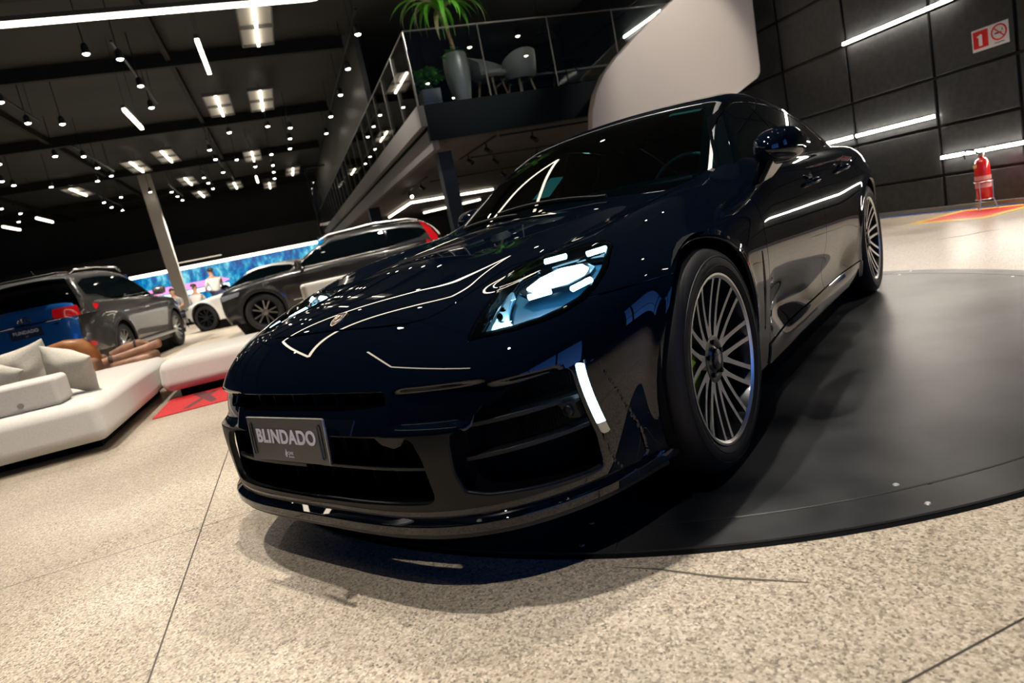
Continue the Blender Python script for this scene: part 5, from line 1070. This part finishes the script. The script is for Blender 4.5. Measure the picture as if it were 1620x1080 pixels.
# tan leather recliner beyond the sofa
tan = noisy(bsdf('tan_leather', (.42, .17, .06), .45, 0, .15), 6, (.42, .14, .035), (.60, .24, .07), 4, .05)
tan2 = noisy(bsdf('tan_leather_worn', (.40, .20, .12), .5, 0, .1), 9, (.34, .17, .11), (.58, .30, .16), 4, .05)
lz = thing('leather_lounger', 'tan leather lounger with rounded back behind the cushions', 'lounger', (-5.92, -3.28, FZ))
q = MB(); q.tube([(.0, -.28, .60), (.0, -.12, .64), (.0, .08, .665), (.0, .22, .64), (0, .29, .55), (0, .31, .44)], [.075, .085, .095, .105, .10, .09], 14); q.build('back_roll', tan, lz, smooth=True)
q = MB(); q.lathe([(.012, -.02), (.06, 0), (.085, .02)], 14, (0, -.30, .60), 'Y'); q.build('roll_end', bsdf('strap_brown', (.06, .03, .02), .5), lz, smooth=True)
soft('base', -.35, .25, -.42, .38, .03, .50, .06, tan2, lz)
lz2 = thing('leather_bench', 'worn tan leather bench with straps and long bolster beside the SUV wheel', 'bench', (-5.86, -2.56, FZ))
soft('seat', -.30, .22, -.22, .22, .03, .42, .05, tan2, lz2)
q = MB(); q.tube([(-.12, -.24, .46), (-.12, -.05, .51), (-.12, .08, .53), (-.12, .16, .50)], [.06, .07, .06, .03], 12); q.build('back_bolster', tan2, lz2, smooth=True)
q = MB(); q.tube([(.16, -.27, .43), (.15, -.05, .455), (.10, .15, .48), (.06, .30, .50)], [.045, .042, .045, .05], 12); q.build('front_bolster', tan2, lz2, smooth=True)
q = MB(); q.lathe([(.052, .0), (.035, .02), (.02, .012), (.001, .012)], 14, (.06, .30, .50), 'Y'); q.build('bolster_end', tan, lz2, smooth=True)
st_ = bsdf('strap_brown', ())
for y, r_ in ((-.19, .052),): q = MB(); q.lathe([(r_, -.02), (r_+.004, 0), (r_, .02)], 14, (.158, y, .437), 'Y'); q.build('strap', st_, lz2)
q = MB(); q.lathe([(.073, -.012), (.075, 0), (.073, .012)], 14, (-.12, .03, .52), 'Y'); q.build('strap', st_, lz2)
# ------------------------------------------------------------------ mezzanine
nav = bsdf('fascia_navy', (.003, .006, .008), .6, spec=.1); conc = bsdf('edge_beam_grey', (.10, .095, .09), .55); sof = noisy(bsdf('soffit_mauve', (.060, .052, .050), .7), 1.2, (.052, .046, .044), (.07, .062, .06))
A0_, B0_ = -7.25, 1.68
mz = MB(); mz.box(((A0_-33)/2-.2, (B0_+7.6)/2, 2.83), (-33-A0_ and (A0_+33)-.4, 7.6-B0_-.2, .28)); struct(mz.build('floor_mezzanine', nav))
struct(MB().box(((A0_-33)/2, B0_+.05, 2.83), (A0_+33, .10, .30)).build('trim_3', conc)); struct(MB().box(((A0_-33)/2-.02, B0_+.17, 2.485), (A0_+33-.04, .10, .31)).build('trim_4', conc))
struct(MB().box((A0_-.05, (B0_+7.6)/2+.05, 2.72), (.10, 7.6-B0_-.1, .52)).build('trim_5', nav))
struct(MB().box(((A0_-33)/2-.1, (B0_+7.6)/2+.1, 2.50), (A0_+33-.2, 7.6-B0_-.3, .04)).build('ceiling_under_mezzanine', sof))
pil_m = bsdf('pillar_blueblack', (.008, .013, .018), .5, spec=.3)
struct(MB().box((-7.75, 2.05, 1.16), (.22, .22, 2.34+.0)).build('wall_pillar', pil_m)); struct(MB().box((-16.2, 2.0, 1.16), (.3, .3, 2.34)).build('wall_pillar_far', pil_m))
# steps of the far zone: back wall below the mezzanine
struct(MB().box((-30, 4.8, 1.2), (.1, 5.4, 2.5)).build('wall_showroom_end', bsdf('taupe_wall', (.05, .045, .042), .7)))
# railing: every glass pane is a thing with its own pane and clamp post
post_m = bsdf('post_steel', (.30, .30, .29), .3, .9)
def rail(p0, p1, n_, lb):
    t_ = thing('glass_railing', lb, 'railing', (p0[0], p0[1], 2.98)); d = (Vector(p1)-Vector(p0)); L_ = d.length; d.normalize(); nrm = Vector((-d.y, d.x))
    for i in range(n_):
        a = d*(L_*i/n_+.012); b_ = d*(L_*(i+1)/n_-.012); q = MB(); off = nrm*.006
        V = [(a.x+s*off.x, a.y+s*off.y, z) for s in (-1, 1) for z in (.02, 1.02)]+[(b_.x+s*off.x, b_.y+s*off.y, z) for s in (-1, 1) for z in (.02, 1.02)]
        q.add(V, [(0, 1, 5, 4), (2, 6, 7, 3), (0, 2, 3, 1), (4, 5, 7, 6), (1, 3, 7, 5), (0, 4, 6, 2)]); q.build('pane', rail_glass, t_)
    for i in range(n_+1): a = d*(L_*i/n_); MB().bar((a.x, a.y, 0), (a.x, a.y, 1.04), .011, 6).build('post', post_m, t_)
    e = d*L_; MB().bar((0, 0, 1.045), (e.x, e.y, 1.045), .012, 6).build('handrail', post_m, t_)
rail((A0_+.02, B0_+.02), (A0_+.02, 7.45), 5, 'glass railing along the front edge of the mezzanine')
rail((A0_-.03, B0_+.02), (-32.5, B0_+.02), 22, 'long glass railing on the left side edge of the mezzanine')
pt_ = thing('glass_partition', 'tall dark framed glass corner at the far end of the mezzanine', 'glass partition', (-24.2, .95, 2.3))
q = MB(); 
for (x, y) in ((0, 0), (-1.2, .1)): q.bar((x, y, -.0), (x, y, 2.6), .05, 4)
q.bar((0, 0, 2.6), (0, .75, 2.6), .05, 4); q.bar((0, 0, 2.6), (-1.2, .1, 2.6), .05, 4); q.bar((0, 0, 0), (0, .75, 0), .05, 4); q.build('frame', satin_black, pt_)
mk('pane', [(0, .03, 0), (0, .72, 0), (0, .72, 2.6), (0, .03, 2.6)], [(0, 1, 2, 3)], rail_glass, pt_); mk('pane', [(0, .0, 0), (-1.2, .1, 0), (-1.2, .1, 2.6), (0, 0, 2.6)], [(0, 1, 2, 3)], rail_glass, pt_)
MB().box((-.3, .45, -.2), (1.6, .7, .4)).build('base', conc, pt_)
struct(MB().box((-22.5, 1.95, 5.0), (20.0, .12, 1.6)).build('wall_upper_band', bsdf('band_grey', (.03, .032, .034), .5)))
# white curved parapet
wp = thing('white_parapet', 'large white curved stair parapet hanging above the car roof', 'parapet', (0, 0, 0))
out = [(4.07, 1.85), (4.08, 2.15), (4.13, 2.40), (4.23, 2.65), (4.41, 2.90), (4.67, 3.12), (5.06, 3.39), (5.44, 3.63), (5.89, 3.89), (6.35, 4.11), (6.85, 4.33), (7.37, 4.5), (7.36, 3.75), (7.34, 3.2), (7.33, 2.72), (7.31, 2.60), (7.24, 2.52), (7.0, 2.42), (6.82, 2.34), (6.2, 2.12), (5.4, 1.9), (4.6, 1.75), (4.2, 1.74)]
V = []; n_ = len(out)
for k, dx in enumerate((0, -.16)):
    for (y, z) in out: V.append((-6.45+dx-.10*((y-5.6)/1.7)**2, y, z))
q = MB(); q.add(V, [tuple(range(n_)), tuple(range(2*n_-1, n_-1, -1))]+[(i, n_+i, n_+(i+1) % n_, (i+1) % n_) for i in range(n_)])
q.build('panel', bsdf('parapet_white', (.50, .45, .41), .6), wp, bevel=.02)
MB().box((-6.95, 5.8, 2.75), (.7, .3, .12)).build('bracket', conc, wp)
# plants and pots
leaf = bsdf('leaf_green', (.10, .38, .03), .4); leaf_y = bsdf('leaf_dry', (.30, .30, .13), .6); leaf_d = bsdf('leaf_dark_green', (.02, .09, .012), .4); bark = noisy(bsdf('bark_brown', (.25, .15, .07), .8), 30, (.12, .07, .03), (.32, .20, .10), 3, .3)
potm = noisy(bsdf('pot_grey_metal', (.30, .29, .27), .4, .3), 5, (.24, .23, .21), (.36, .35, .33), 3, stretch=(1, 1, .2))
def strap_leaf(q, base, az, L_, droop, wd, n_=9, el=.9):
    base = Vector(base); p_ = base.copy(); e = el; st = L_/n_; pts = [p_.copy()]
    for i in range(n_): p_ = p_+Vector((math.cos(az)*math.cos(e), math.sin(az)*math.cos(e), math.sin(e)))*st; e -= droop/n_; pts.append(p_.copy())
    sd = Vector((-math.sin(az), math.cos(az), 0)); V = []
    for i, c in enumerate(pts): t_ = i/n_; w2 = wd*(math.sin(PI*min(1, .12+t_*.95))**.6)*(1-.8*t_**4)/2+.001; V += [c-sd*w2, c+Vector((0, 0, -w2*.4)), c+sd*w2]
    q.add(V, [(3*i+k, 3*i+k+1, 3*i+4+k, 3*i+3+k) for i in range(n_) for k in (0, 1)])
pp = thing('potted_palm', 'tall plant with drooping strap leaves in a grey vase on the mezzanine', 'potted plant', (-7.80, 2.58, 2.99))
q = MB(); q.lathe([(.11, .0), (.125, .02), (.15, .15), (.19, .38), (.205, .55), (.20, .68), (.185, .78), (.175, .80), (.165, .79), (.16, .74), (.001, .74)], 32); q.build('pot', potm, pp, smooth=True)
q = MB(); q.tube([(0, .03, .74), (.0, .0, 1.0), (-.01, -.04, 1.3), (-.02, -.07, 1.50)], [.032, .028, .026, .022], 10); q.build('trunk', bark, pp, smooth=True)
q = MB(); q2 = MB(); rr_ = random.Random(3)
for k in range(34):
    az = k*2.399; (q2 if k % 7 == 3 else q)
    strap_leaf(q2 if k % 7 == 3 else q, (-.02, -.07, 1.44+.002*k), az, rr_.uniform(.70, 1.15), rr_.uniform(2.1, 3.2), rr_.uniform(.07, .10), el=rr_.uniform(.5, 1.3))
q.build('leaves', leaf, pp); q2.build('dry_leaves', leaf_y, pp)
def leafblob(q, c, r, n_, sz, rr_):
    for k in range(n_):
        a = rr_.uniform(0, 2*PI); e = rr_.uniform(-.3, 1.4); d = r*rr_.uniform(.5, 1); p_ = Vector(c)+Vector((math.cos(a)*math.cos(e), math.sin(a)*math.cos(e), math.sin(e)*.9))*d
        strap_leaf(q, p_, a+rr_.uniform(-.6, .6), sz*rr_.uniform(.7, 1.3), rr_.uniform(.6, 1.8), sz*.55, 4, rr_.uniform(-.2, .9))
q = MB(); leafblob(q, (0, .0, .76), .17, 60, .09, rr_); q.build('ground_cover', leaf, pp)
p2 = thing('leafy_plant', 'bushy broad leafed plant in a square pot at the mezzanine corner', 'potted plant', (-7.66, 2.02, 2.99))
soft('pot', -.14, .14, -.14, .14, 0, .27, .012, potm, p2, -.01); q = MB(); leafblob(q, (0, 0, .42), .22, 130, .10, rr_); q.build('leaves', leaf, p2); q = MB()
for k in range(9): a = k*.7; q.bar((.03*math.cos(a), .03*math.sin(a), .26), (.13*math.cos(a), .13*math.sin(a), .55), .005, 5)
q.build('stems', leaf_d, p2)
p3 = thing('trailing_plant', 'low plant trailing behind the side glass of the mezzanine', 'potted plant', (-8.6, 1.95, 2.99))
q = MB(); q.lathe([(.12, 0), (.16, .25), (.15, .25), (.001, .22)], 20); q.build('pot', satin_black, p3); q = MB(); leafblob(q, (0, 0, .38), .22, 90, .09, rr_); q.build('leaves', leaf_d, p3)
for i, (x, y, lb) in enumerate(((.6, 7.1, 'potted shrub by the panelled wall, mirrored in the front door'), (2.2, 7.1, 'potted shrub by the panelled wall, mirrored near the rear door'))):
    p4 = thing('potted_shrub', lb, 'potted plant', (x, y, FZ)); q = MB(); q.lathe([(.15, 0), (.22, .45), (.20, .45), (.001, .42)], 24); q.build('pot', potm, p4, smooth=True); q = MB(); leafblob(q, (0, 0, .7), .32, 140, .15, rr_); q.build('leaves', leaf, p4)
# mezzanine armchairs, table, pendant lamp
chair_m = bsdf('chair_shell_grey', (.17, .16, .15), .6); wood = bsdf('chair_leg_wood', (.20, .13, .09), .5)
def shell_chair(loc, rz, lb):
    t_ = thing('tub_armchair', lb, 'armchair', loc, rz, None); q = MB(); n_ = 20; V = []
    for i in range(n_+1):
        a = R(-100)+R(200)*i/n_; top = .80-.22*abs(i/n_*2-1)**2.2
        for (r_, z) in ((.24, .36), (.30, .42), (.325, .60), (.335, top), (.305, top-.005), (.29, .60), (.26, .44)): V.append((-r_*math.cos(a), r_*math.sin(a), z))
    q.add(V, [(7*i+k, 7*i+k+1, 7*i+8+k, 7*i+7+k) for i in range(n_) for k in range(6)]+[tuple(range(7)), tuple(range(7*n_+6, 7*n_-1, -1))]); q.build('shell', chair_m, t_, smooth=True)
    q = MB(); q.lathe([(.001, .36), (.24, .36), (.275, .40), (.27, .45), (.001, .47)], 24); q.build('seat', chair_m, t_, smooth=True)
    for a in (45, 135, 225, 315): ca, sa = math.cos(R(a)), math.sin(R(a)); MB().bar((.17*ca, .17*sa, .37), (.27*ca, .27*sa, 0), .02, 8, .014).build('leg', wood, t_, smooth=True)
    return t_
shell_chair((-7.85, 3.12, 2.99), R(35), 'grey tub armchair with wooden legs next to the grey vase'); shell_chair((-8.15, 3.75, 2.99), R(200), 'smaller looking grey tub armchair right of the first one')
tb = thing('side_table', 'low dark table on the mezzanine right of the armchairs', 'table', (-7.9, 4.5, 2.99)); q = MB(); q.lathe([(.32, .44), (.32, .46), (.001, .46)], 28); q.build('table_top', gloss_black, tb)
for a in (30, 150, 270): MB().bar((.2*math.cos(R(a)), .2*math.sin(R(a)), .44), (.28*math.cos(R(a)), .28*math.sin(R(a)), 0), .014, 6).build('leg', satin_black, tb)
bn = thing('bar_counter', 'dark counter with steel edges deep on the mezzanine', 'counter', (-9.3, 5.0, 2.99)); MB().box((0, 0, .3), (.5, 2.2, .6)).build('body', gloss_black, bn); MB().box((0, 0, .62), (.6, 2.3, .03)).build('top', post_m, bn)
pd = thing('pendant_lamp', 'flat round pendant lamp hanging behind the mezzanine glass', 'lamp', (-8.6, 4.5, 4.10)); q = MB(); q.lathe([(.26, .0), (.22, .05), (.10, .09), (.03, .11), (.03, .16)], 32); q.build('shade', satin_black, pd, smooth=True)
q = MB(); q.lathe([(.255, .002), (.001, .002)], 32, cap=False); q.build('diffuser', bsdf('pendant_white', (.6, .55, .48), .5, emis=(1, .85, .65), es=.35), pd); MB().bar((0, 0, .15), (0, 0, 1.9), .005, 5).build('cable', satin_black, pd)
# under the mezzanine: light lines, tracks and spots
def soffit_led(pts, lb):
    c = Vector((pts[0][0], pts[0][1], 2.41)); t_ = thing('soffit_light_line', lb, 'light', c)
    for a, b_ in zip(pts[:-1], pts[1:]):
        d = (Vector(b_)-Vector(a)).normalized(); MB().bar(Vector((*a, 2.41))-c, Vector((*b_, 2.41))-c, .035, 6).build('diffuser', led_warm, t_); MB().bar(Vector((*a, 2.45))-c, Vector((*b_, 2.45))-c, .03, 4).build('housing', dark_m, t_)
soffit_led([(-23.0, 3.5), (-17.8, 3.4), (-18.6, 6.4)], 'angled warm light line under the far mezzanine ceiling'); soffit_led([(-24.5, 5.2), (-22.8, 7.2)], 'second warm light line under the far mezzanine ceiling')
soffit_led([(-13.5, 6.9), (-10.2, 6.9)], 'warm light line under the mezzanine near the right wall')
def soffit_track(p0, p1, n_, lb, lit=()):
    t_ = thing('soffit_track', lb, 'light track', (p0[0], p0[1], 2.41)); d = Vector((p1[0]-p0[0], p1[1]-p0[1], 0)); MB().bar((0, 0, 0), d, .022, 4).build('rail', satin_black, t_)
    for i in range(n_):
        c = d*((i+.5)/n_); h = thing('spot_head', None, None); h.parent = t_; h.location = c
        q = MB(); q.bar((0, 0, 0), (0, 0, -.09), .012, 6); q.bar((-.05, 0, -.10), (.07, .03, -.17), .04, 12); q.build('head', satin_black, h)
        if i in lit: q = MB(); q.bar((.070, .03, -.17), (.078, .032, -.174), .036, 12); q.build('lens', spot_em, h)
soffit_track((-9.55, 2.84), (-6.95-.5, 2.87), 2, 'black track with spots under the mezzanine, running to the corner'); soffit_track((-7.5, 2.95), (-7.5, 5.2), 2, 'black track with one lit spot above the car roof', (1,))
soffit_track((-9.55, 3.05), (-9.8, 4.96), 2, 'middle black track under the mezzanine'); soffit_track((-12.6, 2.9), (-12.6, 6.5), 3, 'far black track under the mezzanine'); soffit_track((-14.5, 2.6), (-11.5, 2.6), 2, 'black spot track behind the pillar', (0,))
# ------------------------------------------------------------------ people far behind
skin = bsdf('skin', (.45, .24, .15), .5); shirt_w = bsdf('shirt_white', (.62, .60, .56), .8); jeans = bsdf('trousers_navy', (.02, .03, .07), .8); hair_m = bsdf('hair_dark', (.02, .012, .008), .6); teal = bsdf('bag_teal', (.02, .35, .42), .5); shirt_g = bsdf('shirt_grey', (.20, .20, .20), .8)
def figure(lb, loc, rz, J, shirt, legs):
    t_ = thing('person', lb, 'person', loc, rz)
    def sk(name, pts, edges, rad, mat):
        me = bpy.data.meshes.new(name); me.from_pydata([tuple(p_) for p_ in pts], edges, []); o = bpy.data.objects.new(name, me); C.objects.link(o); o.parent = t_; me.materials.append(mat)
        m = o.modifiers.new('k', 'SKIN'); 
        for i, r_ in enumerate(rad): me.skin_vertices[0].data[i].radius = (r_, r_*.85)
        me.skin_vertices[0].data[0].use_root = True
        s = o.modifiers.new('s', 'SUBSURF'); s.levels = 1; s.render_levels = 2; m.use_smooth_shade = True; return o
    P_ = J; body = ['pelvis', 'waist', 'chest', 'neck', 'head', 'crown']; ids = {}; pts = []; rad = []; ed = []
    def add(k, p_, r_, par=None): ids[k] = len(pts); pts.append(Vector(p_)); rad.append(r_); (ed.append((ids[par], ids[k])) if par else None)
    add('pelvis', P_['pelvis'], .145); add('waist', P_['waist'], .13, 'pelvis'); add('chest', P_['chest'], .165, 'waist'); add('neck', P_['neck'], .055, 'chest'); add('chin', Vector(P_['neck'])+Vector((.02, 0, .07)), .07, 'neck'); add('head', Vector(P_['neck'])+Vector((.03, 0, .16)), .098, 'chin'); add('crown', Vector(P_['neck'])+Vector((.01, 0, .25)), .06, 'head')
    for s in (1, -1):
        k = 'L' if s > 0 else 'R'; add('sh'+k, Vector(P_['chest'])+Vector((0, .19*s, .07)), .062, 'chest'); add('el'+k, P_['el'+k], .045, 'sh'+k); add('wr'+k, P_['wr'+k], .03, 'el'+k); d = (Vector(P_['wr'+k])-Vector(P_['el'+k])).normalized(); add('ha'+k, Vector(P_['wr'+k])+d*.08, .036, 'wr'+k)
        for j in range(4): add('f%d' % j+k, Vector(P_['wr'+k])+d*(.165-.01*abs(j-1.5))+Vector((0, (.022*(j-1.5)), -.01)), .009, 'ha'+k)
        add('th'+k, Vector(P_['wr'+k])+d*.10+Vector((.0, -.045*s, .01)), .011, 'ha'+k)
        add('hip'+k, Vector(P_['pelvis'])+Vector((.0, .09*s, -.03)), .10, 'pelvis'); add('kn'+k, P_['kn'+k], .065, 'hip'+k); add('an'+k, P_['an'+k], .042, 'kn'+k); add('toe'+k, Vector(P_['an'+k])+Vector((.17, 0, -.045)), .035, 'an'+k)
    sk('body', pts, ed, rad, skin)
    tor = [pts[ids[k]] for k in ('pelvis', 'waist', 'chest')]; up = [Vector(P_['chest'])+Vector((0, 0, .10))]
    pp_ = tor+up; e2 = [(0, 1), (1, 2), (2, 3)]; r2 = [.155, .145, .18, .09]
    for k in 'LR': i0 = len(pp_); a = pts[ids['sh'+k]]; b_ = pts[ids['el'+k]]; pp_ += [a, a.lerp(b_, .8)]; e2 += [(2, i0), (i0, i0+1)]; r2 += [.078, .062]
    sk('shirt', pp_, e2, r2, shirt)
    pp_ = [pts[ids['pelvis']]]; e2 = []; r2 = [.155]
    for k in 'LR': i0 = len(pp_); pp_ += [pts[ids['hip'+k]], pts[ids['kn'+k]], pts[ids['an'+k]]]; e2 += [(0, i0), (i0, i0+1), (i0+1, i0+2)]; r2 += [.115, .08, .06]
    sk('trousers', pp_, e2, r2, legs)
    hd = Vector(P_['neck'])+Vector((.0, 0, .20)); q = MB(); n1, n2 = 14, 8
    V = [hd+Vector((.115*math.cos(2*PI*i/n1)*math.cos(PI/2*j/n2)-.012, .095*math.sin(2*PI*i/n1)*math.cos(PI/2*j/n2), .10*math.sin(PI/2*j/n2)-.005)) for j in range(n2+1) for i in range(n1)]
    q.add(V, [(j*n1+i, j*n1+(i+1) % n1, (j+1)*n1+(i+1) % n1, (j+1)*n1+i) for j in range(n2) for i in range(n1)]); q.build('hair', hair_m, t_, smooth=True)
    q = MB(); q.bar(Vector(P_['neck'])+Vector((.115, 0, .155)), Vector(P_['neck'])+Vector((.145, 0, .135)), .012, 6, .016); q.build('nose', skin, t_)
    return t_
sit = dict(pelvis=(0, 0, .52), waist=(.02, 0, .68), chest=(.06, 0, .92), neck=(.09, 0, 1.12), elL=(.16, .27, .78), elR=(.18, -.27, .78), wrL=(.40, .18, .74), wrR=(.42, -.18, .74), knL=(.45, .13, .50), knR=(.45, -.13, .50), anL=(.46, .14, .09), anR=(.50, -.14, .09))
stand = dict(pelvis=(0, 0, .95), waist=(.02, 0, 1.10), chest=(.05, 0, 1.32), neck=(.08, 0, 1.50), elL=(.12, .28, 1.10), elR=(.14, -.27, 1.10), wrL=(.33, .16, 1.05), wrR=(.34, -.14, 1.06), knL=(.03, .10, .50), knR=(.02, -.10, .50), anL=(0, .11, .09), anR=(0, -.11, .09))
figure('person in a white shirt standing behind the white car', (-20.6, -2.95, FZ), R(200), stand, shirt_w, jeans)
figure('person in white shirt and dark trousers sitting left of the white car', (-21.3, -3.72, FZ), R(150), sit, shirt_w, jeans); figure('person sitting nearest the pale column, arms on a table', (-21.7, -4.35, FZ), R(-20), sit, shirt_g, jeans)
for (x, y, rz, lb) in ((-21.3, -3.72, R(150), 'stool under the person left of the white car'), (-21.7, -4.35, R(-20), 'stool under the person next to the pale column')):
    t_ = thing('stool', lb, 'stool', (x, y, FZ), rz); q = MB(); q.lathe([(.17, .31), (.18, .33), (.001, .34)], 18); q.build('seat', satin_black, t_)
    for a in (45, 135, 225, 315): MB().bar((.12*math.cos(R(a)), .12*math.sin(R(a)), .33), (.15*math.cos(R(a)), .15*math.sin(R(a)), 0), .012, 6).build('leg', satin_black, t_)
tb = thing('meeting_table', 'small dark table between the two sitting people', 'table', (-22.2, -3.25, FZ)); q = MB(); q.lathe([(.30, .68), (.30, .70), (.001, .70)], 24); q.build('table_top', satin_black, tb); q = MB(); q.bar((0, 0, .68), (0, 0, .02), .03, 8); q.lathe([(.2, 0), (.2, .02), (.03, .03)], 20); q.build('pedestal', satin_black, tb)
bg_ = thing('tote_bag', 'turquoise bag standing on the small table', 'bag', (-22.2, -3.25, FZ+.701)); soft('bag_body', -.08, .08, -.11, .11, 0, .17, .03, teal, bg_); q = MB(); q.tube([(0, -.05, .16), (0, -.03, .23), (0, .03, .23), (0, .05, .16)], .006, 6); q.build('handle', teal, bg_)
